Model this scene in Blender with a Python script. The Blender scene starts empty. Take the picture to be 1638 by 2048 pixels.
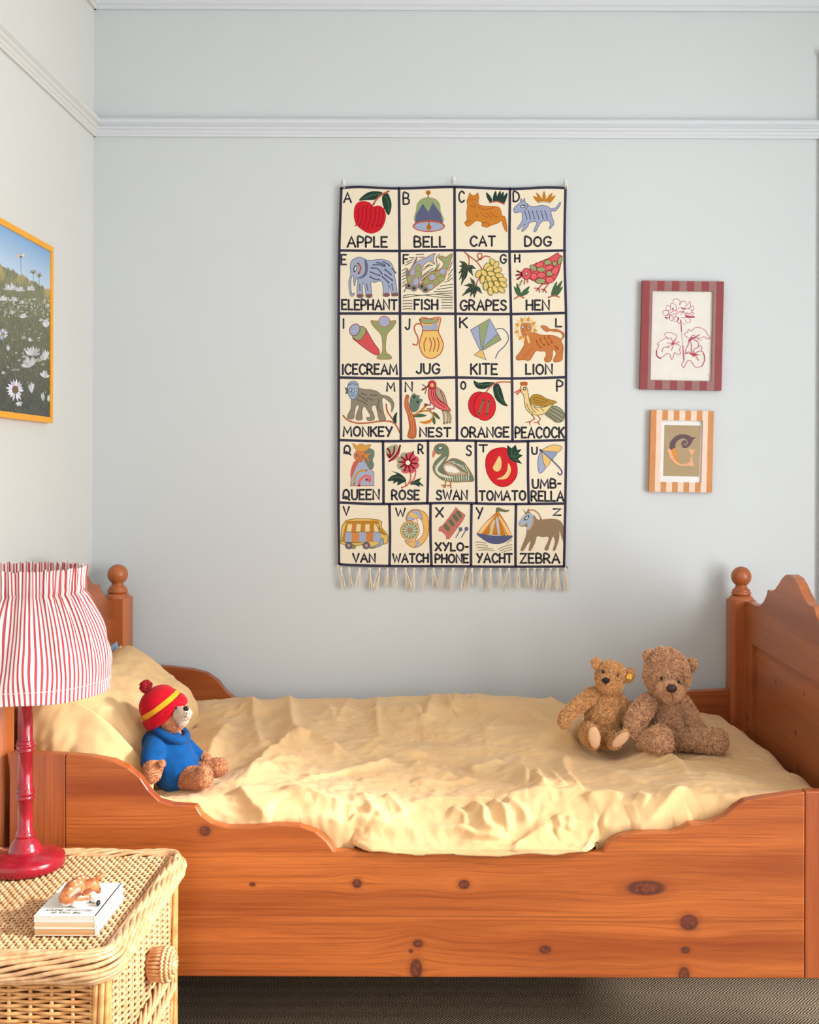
import bpy, bmesh, math, random
import numpy as np
from mathutils import Vector, Matrix
from mathutils.geometry import tessellate_polygon

random.seed(7)
RNG = np.random.default_rng(7)
SC = bpy.context.scene
COL = SC.collection
PI = math.pi

# ------------------------------------------------------------------ camera
F, CX, CY, H, RA = 2200.0, 900.0, 940.0, 1.32, 0.0035
cam_data = bpy.data.cameras.new('camera')
cam = bpy.data.objects.new('camera', cam_data)
COL.objects.link(cam)
cam_data.sensor_fit = 'VERTICAL'
cam_data.sensor_height = 24.0
cam_data.lens = F / 2048.0 * 24.0
cam_data.shift_x = -(CX - 819.0) / 2048.0
cam_data.shift_y = -(1024.0 - CY) / 2048.0
cam_data.clip_start = 0.05
cam.matrix_world = Matrix.Translation((0, 0, H)) @ Matrix.Rotation(PI / 2, 4, 'X') @ Matrix.Rotation(RA, 4, 'Z')
SC.camera = cam

# ------------------------------------------------------------------ light
SC.view_settings.view_transform = 'Standard'
SC.view_settings.look = 'None'
SC.view_settings.gamma = 1.0
SC.view_settings.use_curve_mapping = False
SC.view_settings.exposure = -0.11

world = bpy.data.worlds.new('daylight')
SC.world = world
world.use_nodes = True
wbg = world.node_tree.nodes['Background']
wbg.inputs[0].default_value = (1.0, 0.97, 0.94, 1)
wbg.inputs[1].default_value = 0.61

sun_data = bpy.data.lights.new('sun', 'SUN')
sun_data.energy = 6.6
sun_data.angle = math.radians(8.0)
sun_data.color = (1.0, 0.97, 0.96)
sun = bpy.data.objects.new('sun', sun_data)
COL.objects.link(sun)
sun.rotation_euler = Vector((-1.0, 0.20, -0.50)).to_track_quat('-Z', 'Y').to_euler()
sun.location = (5, -1, 4)

win_light_data = bpy.data.lights.new('window_and_fill_daylight', 'AREA')
win_light_data.shape = 'RECTANGLE'
win_light_data.size = 1.5
win_light_data.size_y = 2.0
win_light_data.energy = 104
win_light_data.color = (0.97, 0.985, 1.0)
win_light = bpy.data.objects.new('window_and_fill_daylight', win_light_data)
COL.objects.link(win_light)
win_light.location = (2.36, 1.28, 1.34)
win_light.rotation_euler = Vector((-1, 0, 0)).to_track_quat('-Z', 'Y').to_euler()

added_fill_data = win_light_data.copy(); added_fill_data.energy = 112; added_fill_data.size = 1.2  # added area lamp behind the second opening, softens the shadow on the back wall
added_fill_light = bpy.data.objects.new('window_and_fill_daylight', added_fill_data)
COL.objects.link(added_fill_light)
added_fill_light.location = (2.36, -0.8, 1.34)
added_fill_light.rotation_euler = win_light.rotation_euler

# ------------------------------------------------------------------ helpers
def P(px, py, Y):
    dx, dy = px - CX, py - CY
    return Vector(((dx + RA * dy) / F * Y, Y, H - (dy - RA * dx) / F * Y))

def PX(px, py, X):
    dx, dy = px - CX, py - CY
    return P(px, py, X * F / (dx + RA * dy))

def PZ(px, py, z):
    dx, dy = px - CX, py - CY
    return P(px, py, (H - z) * F / (dy - RA * dx))

def lin(c):
    return tuple(((v / 255.0) / 12.92 if v / 255.0 <= 0.04045 else ((v / 255.0 + 0.055) / 1.055) ** 2.4) for v in c) + (1.0,)

class NT:
    """small helper around a material's node tree"""
    def __init__(self, name):
        self.m = bpy.data.materials.new(name)
        self.m.use_nodes = True
        self.t = self.m.node_tree
        self.b = self.t.nodes['Principled BSDF']
    def n(self, kind, **kw):
        nd = self.t.nodes.new(kind)
        for k, v in kw.items():
            setattr(nd, k, v)
        return nd
    def l(self, a, b):
        self.t.links.new(a, b)
    def val(self, sock, x):
        if isinstance(x, (int, float)):
            sock.default_value = x
        elif isinstance(x, tuple):
            sock.default_value = x
        else:
            self.l(x, sock)
    def math(self, op, a, b=0.0, c=0.0):
        nd = self.n('ShaderNodeMath', operation=op)
        self.val(nd.inputs[0], a); self.val(nd.inputs[1], b); self.val(nd.inputs[2], c)
        return nd.outputs[0]
    def mix(self, fac, a, b, blend='MIX'):
        nd = self.n('ShaderNodeMix', data_type='RGBA', blend_type=blend)
        self.val(nd.inputs[0], fac); self.val(nd.inputs[6], a); self.val(nd.inputs[7], b)
        return nd.outputs[2]
    def coords(self, which='Object'):
        return self.n('ShaderNodeTexCoord').outputs[which]
    def mapping(self, vec, scale):
        nd = self.n('ShaderNodeMapping')
        nd.inputs['Scale'].default_value = scale
        self.l(vec, nd.inputs['Vector'])
        return nd.outputs[0]
    def noise(self, vec, scale, detail=3.0, rough=0.55, dist=0.0):
        nd = self.n('ShaderNodeTexNoise')
        self.l(vec, nd.inputs['Vector'])
        nd.inputs['Scale'].default_value = scale
        nd.inputs['Detail'].default_value = detail
        nd.inputs['Roughness'].default_value = rough
        nd.inputs['Distortion'].default_value = dist
        return nd.outputs[0]
    def range(self, v, a, b, c=0.0, d=1.0):
        nd = self.n('ShaderNodeMapRange')
        self.l(v, nd.inputs[0])
        for i, x in enumerate((a, b, c, d)):
            nd.inputs[i + 1].default_value = x
        return nd.outputs[0]
    def bump(self, h, strength=0.3, dist=0.002):
        nd = self.n('ShaderNodeBump')
        nd.inputs['Strength'].default_value = strength
        nd.inputs['Distance'].default_value = dist
        self.l(h, nd.inputs['Height'])
        self.l(nd.outputs[0], self.b.inputs['Normal'])
    def base(self, c):
        self.val(self.b.inputs['Base Color'], c)
    def set(self, **kw):
        for k, v in kw.items():
            self.b.inputs[k.replace('_', ' ')].default_value = v

def plain(name, c, rough=0.6, var=0.06, vscale=30.0, bump=0.0, bscale=400.0, sheen=0.0, spec=0.4, coat=0.0):
    t = NT(name)
    co = t.coords()
    c1 = lin(c)
    c2 = tuple(max(0.0, x * (1.0 - var * 2.2)) for x in c1[:3]) + (1.0,)
    t.base(t.mix(t.range(t.noise(co, vscale, 4), 0.35, 0.65), c1, c2))
    t.set(Roughness=rough)
    t.b.inputs['Specular IOR Level'].default_value = spec
    if sheen:
        t.b.inputs['Sheen Weight'].default_value = sheen
        t.b.inputs['Sheen Roughness'].default_value = 0.5
    if coat:
        t.b.inputs['Coat Weight'].default_value = coat
        t.b.inputs['Coat Roughness'].default_value = 0.15
    if bump:
        t.bump(t.noise(co, bscale, 3), bump, 0.001)
    return t.m

ORG = {}

class MB:
    """collects geometry in world coordinates, links it as one mesh object"""
    def __init__(self):
        self.v = []; self.f = []; self.mi = []; self.sm = []; self.uv = None
    def add(self, verts, faces, m=0, smooth=True):
        o = len(self.v)
        self.v.extend([tuple(p) for p in verts])
        self.f.extend([tuple(i + o for i in fc) for fc in faces])
        self.mi.extend([m] * len(faces)); self.sm.extend([smooth] * len(faces))
        return o
    def box(self, a, b, m=0):
        x0, y0, z0 = a; x1, y1, z1 = b
        v = [(x0, y0, z0), (x1, y0, z0), (x1, y1, z0), (x0, y1, z0), (x0, y0, z1), (x1, y0, z1), (x1, y1, z1), (x0, y1, z1)]
        self.add(v, [(3, 2, 1, 0), (4, 5, 6, 7), (0, 1, 5, 4), (1, 2, 6, 5), (2, 3, 7, 6), (3, 0, 4, 7)], m, False)
    def tube(self, pts, r, sides=6, closed=False, m=0, flat=1.0, up=None):
        p = np.array([tuple(q) for q in pts], float)
        n = len(p)
        if np.isscalar(r): r = np.full(n, r)
        else: r = np.array(r, float)
        if closed:
            t = np.roll(p, -1, 0) - np.roll(p, 1, 0)
        else:
            t = np.gradient(p, axis=0)
        t /= (np.linalg.norm(t, axis=1)[:, None] + 1e-12)
        u0 = np.array(up if up is not None else ((0, 0, 1) if abs(t[0, 2]) < 0.9 else (0, 1, 0)), float)
        a = np.cross(t, u0); a /= (np.linalg.norm(a, axis=1)[:, None] + 1e-12)
        b = np.cross(a, t)
        ang = np.arange(sides) * 2 * PI / sides
        ring = p[:, None, :] + r[:, None, None] * (np.cos(ang)[None, :, None] * a[:, None, :] + flat * np.sin(ang)[None, :, None] * b[:, None, :])
        v = ring.reshape(-1, 3)
        fs = []
        for i in range(n if closed else n - 1):
            j = (i + 1) % n
            for k in range(sides):
                l = (k + 1) % sides
                fs.append((i * sides + k, i * sides + l, j * sides + l, j * sides + k))
        if not closed:
            fs.append(tuple(range(sides))[::-1]); fs.append(tuple(range((n - 1) * sides, n * sides)))
        self.add(v, fs, m)
    def lathe(self, c, prof, seg=32, m=0, cap=True):
        """prof: list of (r, z) relative to the centre c"""
        v = []; fs = []
        for r, z in prof:
            for k in range(seg):
                a = 2 * PI * k / seg
                v.append((c[0] + r * math.cos(a), c[1] + r * math.sin(a), c[2] + z))
        for i in range(len(prof) - 1):
            for k in range(seg):
                l = (k + 1) % seg
                fs.append((i * seg + k, i * seg + l, (i + 1) * seg + l, (i + 1) * seg + k))
        if cap:
            fs.append(tuple(range(seg))[::-1]); fs.append(tuple(range((len(prof) - 1) * seg, len(prof) * seg)))
        self.add(v, fs, m)
    def ball(self, c, r, m=0, seg=16, rings=10, rot=None):
        if np.isscalar(r): r = (r, r, r)
        v = []; fs = []
        for i in range(rings + 1):
            th = PI * i / rings
            for k in range(seg):
                a = 2 * PI * k / seg
                q = Vector((r[0] * math.sin(th) * math.cos(a), r[1] * math.sin(th) * math.sin(a), r[2] * math.cos(th)))
                if rot: q = rot @ q
                v.append((c[0] + q.x, c[1] + q.y, c[2] + q.z))
        for i in range(rings):
            for k in range(seg):
                l = (k + 1) % seg
                fs.append((i * seg + k, (i + 1) * seg + k, (i + 1) * seg + l, i * seg + l))
        self.add(v, fs, m)
    def prism(self, poly, fn, d0, d1, m=0):
        """poly: list of 2-D points, fn(u, v, d) -> 3-D"""
        n = len(poly)
        v = [fn(u, w, d0) for u, w in poly] + [fn(u, w, d1) for u, w in poly]
        tri = tessellate_polygon([[Vector((u, w, 0)) for u, w in poly]])
        self.add(v, [t for t in tri], m, False)
        o = len(self.v) - 2 * n
        self.f.extend([tuple(i + o + n for i in t[::-1]) for t in tri]); self.mi += [m] * len(tri); self.sm += [False] * len(tri)
        sd = [(i + o, (i + 1) % n + o, (i + 1) % n + n + o, i + n + o) for i in range(n)]
        self.f += sd; self.mi += [m] * n; self.sm += [False] * n
    def build(self, name, mats, parent=None, bevel=0.0, subsurf=0, fix=True, auto=None):
        if not isinstance(mats, (list, tuple)): mats = [mats]
        org = Vector(ORG.get(parent.name, (0, 0, 0))) if parent else Vector((0, 0, 0))
        me = bpy.data.meshes.new(name)
        arr = np.array(self.v, float) - np.array(org)
        me.from_pydata(arr.tolist(), [], self.f)
        for m in mats: me.materials.append(m)
        me.polygons.foreach_set('material_index', self.mi)
        me.polygons.foreach_set('use_smooth', self.sm)
        if self.uv is not None:
            ul = me.uv_layers.new(name='UVMap')
            li = np.empty(len(me.loops), int); me.loops.foreach_get('vertex_index', li)
            ul.data.foreach_set('uv', np.array(self.uv, float)[li].ravel())
        if fix:
            bm = bmesh.new(); bm.from_mesh(me)
            bmesh.ops.recalc_face_normals(bm, faces=bm.faces)
            bm.to_mesh(me); bm.free()
        me.update()
        o = bpy.data.objects.new(name, me)
        COL.objects.link(o)
        if parent:
            o.parent = parent
            ORG[o.name] = tuple(org)
        if bevel:
            md = o.modifiers.new('edge', 'BEVEL'); md.width = bevel; md.segments = 3; md.limit_method = 'ANGLE'; md.angle_limit = math.radians(35)
        if subsurf:
            md = o.modifiers.new('soft', 'SUBSURF'); md.levels = subsurf; md.render_levels = subsurf
        return o

def thing(name, loc, label, cat, group=None):
    o = bpy.data.objects.new(name, None)
    o.empty_display_size = 0.05
    COL.objects.link(o)
    o.location = loc
    ORG[o.name] = tuple(loc)
    return tag(o, label, cat, group)

def tag(o, label, cat, group=None):
    o['label'] = label; o['category'] = cat
    if group: o['group'] = group
    return o

def structure(o):
    o['kind'] = 'structure'
    return o

def catmull(pts, closed=False, sub=6):
    p = [Vector((q[0], q[1], 0.0)) if len(q) == 2 else Vector(q) for q in pts]
    n = len(p)
    if n < 3: return p
    out = []
    for i in range(n if closed else n - 1):
        if closed:
            a, b, c, d = p[(i - 1) % n], p[i], p[(i + 1) % n], p[(i + 2) % n]
        else:
            a, b, c, d = p[max(i - 1, 0)], p[i], p[i + 1], p[min(i + 2, n - 1)]
        for k in range(sub):
            t = k / sub
            out.append(0.5 * ((2 * b) + (c - a) * t + (2 * a - 5 * b + 4 * c - d) * t * t + (3 * b - a - 3 * c + d) * t ** 3))
    if not closed: out.append(p[-1])
    return out

# numpy value noise / fbm in 2-D
def vnoise(x, y, seed=0):
    r = np.random.default_rng(seed)
    g = r.random((64, 64))
    xi = np.floor(x).astype(int); yi = np.floor(y).astype(int)
    fx = x - xi; fy = y - yi
    fx = fx * fx * (3 - 2 * fx); fy = fy * fy * (3 - 2 * fy)
    a = g[xi % 64, yi % 64]; b = g[(xi + 1) % 64, yi % 64]; c = g[xi % 64, (yi + 1) % 64]; d = g[(xi + 1) % 64, (yi + 1) % 64]
    return (a * (1 - fx) + b * fx) * (1 - fy) + (c * (1 - fx) + d * fx) * fy - 0.5

# ------------------------------------------------------------------ materials
def wall_mat(name, c):
    t = NT(name)
    co = t.coords()
    t.base(t.mix(t.range(t.noise(co, 1.3, 3), 0.3, 0.7), lin(c), lin(tuple(x - 3 for x in c))))
    t.set(Roughness=0.85)
    t.b.inputs['Specular IOR Level'].default_value = 0.25
    t.bump(t.noise(t.mapping(co, (1, 1, 3.0)), 160, 3), 0.12, 0.001)
    return t.m

WALL = wall_mat('pale_blue_wall_paint', (207, 212, 214))
WALL_L = wall_mat('pale_wall_paint', (214, 214, 209))
TRIM = wall_mat('pale_trim_paint', (212, 217, 222))
CEIL = wall_mat('white_ceiling_paint', (232, 232, 228))
def wood(name, axis, light=(206, 122, 62), dark=(160, 80, 36), knots=(), plane='XZ', rough=0.38, joints=(), grain=1.0):
    """pine: grain along axis; knots (u, v, ru, rv) in the object's own plane"""
    t = NT(name)
    co = t.coords()
    sep = t.n('ShaderNodeSeparateXYZ'); t.l(co, sep.inputs[0])
    idx = {'X': 0, 'Y': 1, 'Z': 2}
    u = sep.outputs[idx[plane[0]]]; v = sep.outputs[idx[plane[1]]]
    third = [sep.outputs[i] for i in range(3) if i not in (idx[plane[0]], idx[plane[1]])][0]
    du = None; kd = None
    uw, vw = u, v
    for (a, b, ru, rv) in knots:
        x = t.math('SUBTRACT', u, a); y = t.math('SUBTRACT', v, b)
        xr = t.math('DIVIDE', x, ru); yr = t.math('DIVIDE', y, rv)
        d = t.math('SQRT', t.math('ADD', t.math('MULTIPLY', xr, xr), t.math('MULTIPLY', yr, yr)))
        kd = d if kd is None else t.math('MINIMUM', kd, d)
        # grain lines part around the knot
        if axis == plane[0]:
            xs = t.math('DIVIDE', x, ru * 5.0); ys = t.math('DIVIDE', y, rv * 2.6)
        else:
            xs = t.math('DIVIDE', x, ru * 2.6); ys = t.math('DIVIDE', y, rv * 5.0)
        e = t.math('POWER', 2.718, t.math('MULTIPLY', t.math('ADD', t.math('MULTIPLY', xs, xs), t.math('MULTIPLY', ys, ys)), -1.0))
        if axis == plane[0]:
            vw = t.math('SUBTRACT', vw, t.math('MULTIPLY', y, t.math('MULTIPLY', e, 0.75)))
        else:
            uw = t.math('SUBTRACT', uw, t.math('MULTIPLY', x, t.math('MULTIPLY', e, 0.75)))
    cmb = t.n('ShaderNodeCombineXYZ')
    jl = None
    for j in joints:      # glued boards: other figure on the other side of the joint
        third = t.math('ADD', third, t.math('MULTIPLY', t.math('GREATER_THAN', v, j), 0.37))
        d = t.math('ABSOLUTE', t.math('SUBTRACT', v, j)); jl = d if jl is None else t.math('MINIMUM', jl, d)
    t.l(uw, cmb.inputs[0]); t.l(vw, cmb.inputs[1]); t.l(third, cmb.inputs[2])
    along_first = axis == plane[0]
    if axis not in plane:
        sc = lambda al, ac: (ac, ac, al)
    else:
        sc = (lambda al, ac: (al, ac, ac)) if along_first else (lambda al, ac: (ac, al, ac))
    broad = t.noise(t.mapping(cmb.outputs[0], sc(0.55, 9.0)), 1.6, 3, 0.5, 0.35)
    lines = t.noise(t.mapping(cmb.outputs[0], sc(0.28, 34.0)), 2.2, 4, 0.55, 0.5)
    fine = t.noise(t.mapping(cmb.outputs[0], sc(4.0, 160.0)), 3.0, 3, 0.6)
    c = t.mix(t.range(broad, 0.3, 0.7), lin(light), lin(dark))
    band = t.math('PINGPONG', t.math('MULTIPLY', lines, 9.0), 1.0)
    dk = tuple(x * 0.80 for x in lin(dark)[:3]) + (1.0,)
    c = t.mix(t.range(band, 0.66, 1.0, 0.0, 0.52 * grain), c, dk)
    c = t.mix(t.range(fine, 0.42, 0.72, 0.0, 0.35), c, tuple(x * 0.62 for x in lin(dark)[:3]) + (1.0,))
    if jl is not None: c = t.mix(t.range(jl, 0.0012, 0.0004, 0.0, 0.55), c, lin((96, 46, 24)))
    if kd is not None:
        c = t.mix(t.range(kd, 1.9, 0.9, 0.0, 0.55), c, lin((128, 58, 30)))
        ring = t.noise(t.mapping(co, (40, 40, 40)), 3.0, 3)
        core = t.mix(t.range(ring, .35, .65), lin((84, 40, 28)), lin((122, 60, 38)))
        core = t.mix(t.range(kd, .55, .95), core, lin((66, 32, 24)))
        c = t.mix(t.range(kd, 1.15, 0.78), c, core)
    t.base(c)
    t.set(Roughness=rough)
    t.b.inputs['Coat Weight'].default_value = 0.12
    t.b.inputs['Coat Roughness'].default_value = 0.3
    t.bump(fine, 0.08, 0.001)
    return t.m

def fabric(name, c, c2=None, rough=0.9, weave=1400.0, bump=0.25, sheen=0.15, var=6.0, trans=0.0):
    t = NT(name)
    co = t.coords()
    c2 = c2 or tuple(x * 0.95 for x in c)
    w1 = t.noise(t.mapping(co, (1.0, 0.12, 1.0)), weave * 0.5, 2)
    w2 = t.noise(t.mapping(co, (0.12, 1.0, 0.12)), weave * 0.5, 2)
    w = t.math('ADD', w1, w2)
    cc = t.mix(t.range(t.noise(co, var, 4), 0.35, 0.65), lin(c), lin(c2))
    cc = t.mix(t.range(w, 0.85, 1.15, 0.0, 0.10), cc, lin(tuple(x * 0.8 for x in c)))
    t.base(cc)
    t.set(Roughness=rough)
    t.b.inputs['Specular IOR Level'].default_value = 0.15
    t.b.inputs['Sheen Weight'].default_value = sheen
    t.b.inputs['Sheen Roughness'].default_value = 0.5
    t.bump(w, bump, 0.0006)
    return t.m

def fur_mat(name, c, c2):
    t = NT(name)
    co = t.coords()
    f = t.range(t.noise(co, 140, 4, 0.6), 0.3, 0.7)
    g = t.range(t.noise(co, 30, 2), 0.3, 0.7, 0.0, 0.5)
    t.base(t.mix(g, t.mix(f, lin(c), lin(c2)), lin(c2)))
    t.set(Roughness=0.85)
    t.b.inputs['Specular IOR Level'].default_value = 0.2
    t.b.inputs['Sheen Weight'].default_value = 0.35
    t.b.inputs['Sheen Roughness'].default_value = 0.45
    t.bump(t.noise(co, 260, 4, 0.6), 0.5, 0.003)
    return t.m

# ------------------------------------------------------------------ room shell
YB, XL, XR, ZC = 3.52, -1.144, 2.2, 2.88
YN = -3.2
def shell(name, a, b, m):
    mb = MB(); mb.box(a, b)
    return structure(mb.build(name, m))

shell('wall_back', (XL - 0.1, YB, -0.05), (XR + 0.1, YB + 0.1, ZC + 0.1), WALL)
shell('wall_left', (XL - 0.1, YN, -0.05), (XL, YB, ZC + 0.1), WALL_L)
shell('ceiling', (XL, YN, ZC), (XR, YB, ZC + 0.1), CEIL)
WY0, WY1, WZ0, WZ1 = 0.36, 2.20, 0.28, 2.36
WA0, WA1 = -1.4, -0.2
WL0, WL1 = 2.26, 2.60
mb = MB()
mb.box((XR, YN, -0.05), (XR + 0.1, WA0, ZC + 0.1)); mb.box((XR, WA1, -0.05), (XR + 0.1, WY0, ZC + 0.1)); mb.box((XR, WA0, -0.05), (XR + 0.1, WA1, WZ0)); mb.box((XR, WA0, WZ1), (XR + 0.1, WA1, ZC + 0.1)); mb.box((XR, WY1, 1.0), (XR + 0.1, YB, ZC + 0.1)); mb.box((XR, WL1, -0.05), (XR + 0.1, YB, 1.0)); mb.box((XR, WY1, -0.05), (XR + 0.1, WL0, 1.0)); mb.box((XR, WL0, -0.05), (XR + 0.1, WL1, 0.1))
mb.box((XR, WY0, -0.05), (XR + 0.1, WY1, WZ0)); mb.box((XR, WY0, WZ1), (XR + 0.1, WY1, ZC + 0.1))
structure(mb.build('wall_right', WALL))
for nm, a, b in (('window_1', WY0, WY1), ('added_fill_window', WA0, WA1)):  # the second window is unseen, added to broaden the side light
    mb = MB()
    for y in (a, b - 0.05, (a + b) / 2 - 0.025): mb.box((XR + 0.02, y, WZ0), (XR + 0.07, y + 0.05, WZ1))
    for z in (WZ0, WZ1 - 0.05, 1.50): mb.box((XR + 0.02, a, z), (XR + 0.07, b, z + 0.05))
    mb.box((XR - 0.06, a - 0.05, WZ0 - 0.03), (XR + 0.02, b + 0.05, WZ0))
    structure(mb.build(nm, TRIM, bevel=0.004))
mb = MB()  # low frame round an unseen opening, added to let sun reach the floor
for y in (WL0, WL1 - 0.03): mb.box((XR + 0.02, y, 0.1), (XR + 0.07, y + 0.03, 1.0))
for z in (0.1, 0.97): mb.box((XR + 0.02, WL0, z), (XR + 0.07, WL1, z + 0.03))
structure(mb.build('added_sun_opening', TRIM, bevel=0.004))

# carpet: flat woven herringbone
t = NT('herringbone_sisal')
co = t.coords(); sep = t.n('ShaderNodeSeparateXYZ'); t.l(co, sep.inputs[0])
jit = t.noise(co, 60, 2)
tri = t.math('PINGPONG', t.math('ADD', sep.outputs[1], t.math('MULTIPLY', jit, 0.004)), 0.026)
ph = t.math('FRACT', t.math('DIVIDE', t.math('ADD', sep.outputs[0], t.math('MULTIPLY', tri, 0.9)), 0.0085))
st = t.math('PINGPONG', t.math('MULTIPLY', ph, 2.0), 1.0)
cc = t.mix(t.range(st, 0.15, 0.75), lin((82, 70, 58)), lin((176, 156, 131)))
cc = t.mix(t.range(t.noise(co, 240, 3), 0.4, 0.7, 0.0, 0.5), cc, lin((84, 74, 62)))
t.base(cc); t.set(Roughness=0.95); t.b.inputs['Specular IOR Level'].default_value = 0.1
t.bump(t.math('ADD', st, t.noise(co, 500, 2)), 0.8, 0.004)
CARPET = t.m
shell('floor', (XL, YN, -0.05), (XR, YB, 0.0), CARPET)

def moulding(name, prof, m, along, c0, c1):
    """prof: list of (out, z); along 'X' on the back wall, 'Y' on the left wall"""
    mb = MB()
    if along == 'X':
        mb.prism(prof, lambda o, z, d: (d, YB - o, z), c0, c1)
    elif along == 'Y':
        mb.prism(prof, lambda o, z, d: (XL + o, d, z), c0, c1)
    return structure(mb.build(name, m, bevel=0.0015))

zt = P(190, 240, YB).z; zb_ = P(190, 274, YB).z
RAILP = [(0, zb_), (0.008, zb_), (0.010, zb_ + 0.008), (0.013, zb_ + 0.010), (0.014, zb_ + 0.017), (0.021, zb_ + 0.022), (0.022, zb_ + 0.028),
         (0.016, zb_ + 0.031), (0.019, zb_ + 0.034), (0.027, zb_ + 0.040), (0.030, zt - 0.007), (0.027, zt - 0.001), (0.018, zt), (0, zt)]
moulding('trim_1', RAILP, TRIM, 'X', XL, XR)
moulding('trim_2', RAILP, WALL_L, 'Y', YN, YB)
zc0 = P(190, 20, YB).z
CORN = [(0, zc0), (0.010, zc0), (0.012, zc0 + 0.010), (0.020, zc0 + 0.014), (0.024, zc0 + 0.03), (0.045, zc0 + 0.06), (0.07, ZC - 0.01), (0.075, ZC), (0, ZC)]
moulding('trim_3', CORN, TRIM, 'X', XL, XR)
moulding('trim_4', CORN, WALL_L, 'Y', YN, YB)
BASE = [(0, 0), (0.018, 0), (0.018, 0.12), (0.012, 0.14), (0.006, 0.15), (0, 0.15)]
o = moulding('baseboard_back', BASE, TRIM, 'X', XL, XR)
o = moulding('baseboard_left', BASE, TRIM, 'Y', YN, YB)
# painted pilaster at the right edge of the picture
xp = P(1637, 800, YB).x
mb = MB(); mb.box((xp, YB - 0.02, 0), (xp + 0.14, YB, P(1635, 118, YB).z)); mb.box((xp - 0.004, YB - 0.026, P(1635, 118, YB).z), (xp + 0.15, YB, P(1635, 110, YB).z + 0.005))
structure(mb.build('trim_5', TRIM, bevel=0.003))
# ------------------------------------------------------------------ flat art drawn as stitched / printed shapes
FONT = {
 'A': (.82, [[(0, 0), (.41, 1), (.82, 0)], [(.15, .36), (.67, .36)]]),
 'B': (.62, [[(0, 0), (0, 1), (.34, 1), (.52, .9), (.54, .72), (.4, .56), (0, .54)], [(.36, .55), (.58, .42), (.62, .2), (.45, .02), (0, 0)]]),
 'C': (.72, [[(.72, .82), (.56, .97), (.34, 1), (.12, .84), (0, .52), (.08, .2), (.3, 0), (.52, .02), (.72, .16)]]),
 'D': (.68, [[(0, 0), (0, 1), (.34, .98), (.6, .78), (.68, .46), (.56, .15), (.3, 0), (0, 0)]]),
 'E': (.58, [[(.58, 1), (0, 1), (0, 0), (.58, 0)], [(0, .52), (.46, .52)]]),
 'F': (.56, [[(.56, 1), (0, 1), (0, 0)], [(0, .52), (.44, .52)]]),
 'G': (.76, [[(.72, .84), (.52, 1), (.3, .98), (.08, .8), (0, .48), (.1, .16), (.34, 0), (.62, .06), (.74, .26), (.74, .44), (.46, .44)]]),
 'H': (.66, [[(0, 0), (0, 1)], [(.66, 0), (.66, 1)], [(0, .5), (.66, .5)]]),
 'I': (.08, [[(.04, 0), (.04, 1)]]),
 'J': (.5, [[(.5, 1), (.48, .25), (.36, .04), (.16, .02), (0, .2)]]),
 'K': (.66, [[(0, 0), (0, 1)], [(.64, 1), (.02, .46)], [(.2, .6), (.66, 0)]]),
 'L': (.52, [[(0, 1), (0, 0), (.52, 0)]]),
 'M': (.92, [[(0, 0), (.08, 1), (.46, .3), (.84, 1), (.92, 0)]]),
 'N': (.7, [[(0, 0), (0, 1), (.7, 0), (.7, 1)]]),
 'O': (.78, [[(.39, 1), (.14, .88), (0, .52), (.1, .16), (.39, 0), (.66, .14), (.78, .5), (.66, .86), (.39, 1)]]),
 'P': (.58, [[(0, 0), (0, 1), (.36, .98), (.56, .84), (.56, .62), (.38, .46), (0, .44)]]),
 'Q': (.8, [[(.39, 1), (.14, .88), (.04, .52), (.1, .2), (.39, .08), (.64, .2), (.74, .54), (.62, .88), (.39, 1)], [(0, .12), (.34, .28), (.8, -.06)]]),
 'R': (.66, [[(0, 0), (0, 1), (.36, .98), (.56, .84), (.54, .62), (.36, .48), (0, .46)], [(.26, .48), (.66, 0)]]),
 'S': (.62, [[(.6, .86), (.42, 1), (.16, .96), (.06, .76), (.2, .58), (.46, .46), (.62, .28), (.52, .06), (.26, 0), (0, .12)]]),
 'T': (.72, [[(0, 1), (.72, 1)], [(.36, 1), (.36, 0)]]),
 'U': (.68, [[(0, 1), (.03, .3), (.16, .05), (.36, 0), (.56, .08), (.66, .34), (.68, 1)]]),
 'V': (.74, [[(0, 1), (.38, 0), (.74, 1)]]),
 'W': (1.04, [[(0, 1), (.26, 0), (.52, .78), (.78, 0), (1.04, 1)]]),
 'X': (.68, [[(0, 1), (.68, 0)], [(.68, 1), (0, 0)]]),
 'Y': (.7, [[(0, 1), (.36, .48)], [(.7, 1), (.22, 0)]]),
 'Z': (.66, [[(0, 1), (.66, 1), (0, 0), (.66, 0)]]),
 '-': (.3, [[(0, .5), (.3, .5)]]),
 ' ': (.4, []),
}
CURVED = set('BCDGJOPQRSU')

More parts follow.
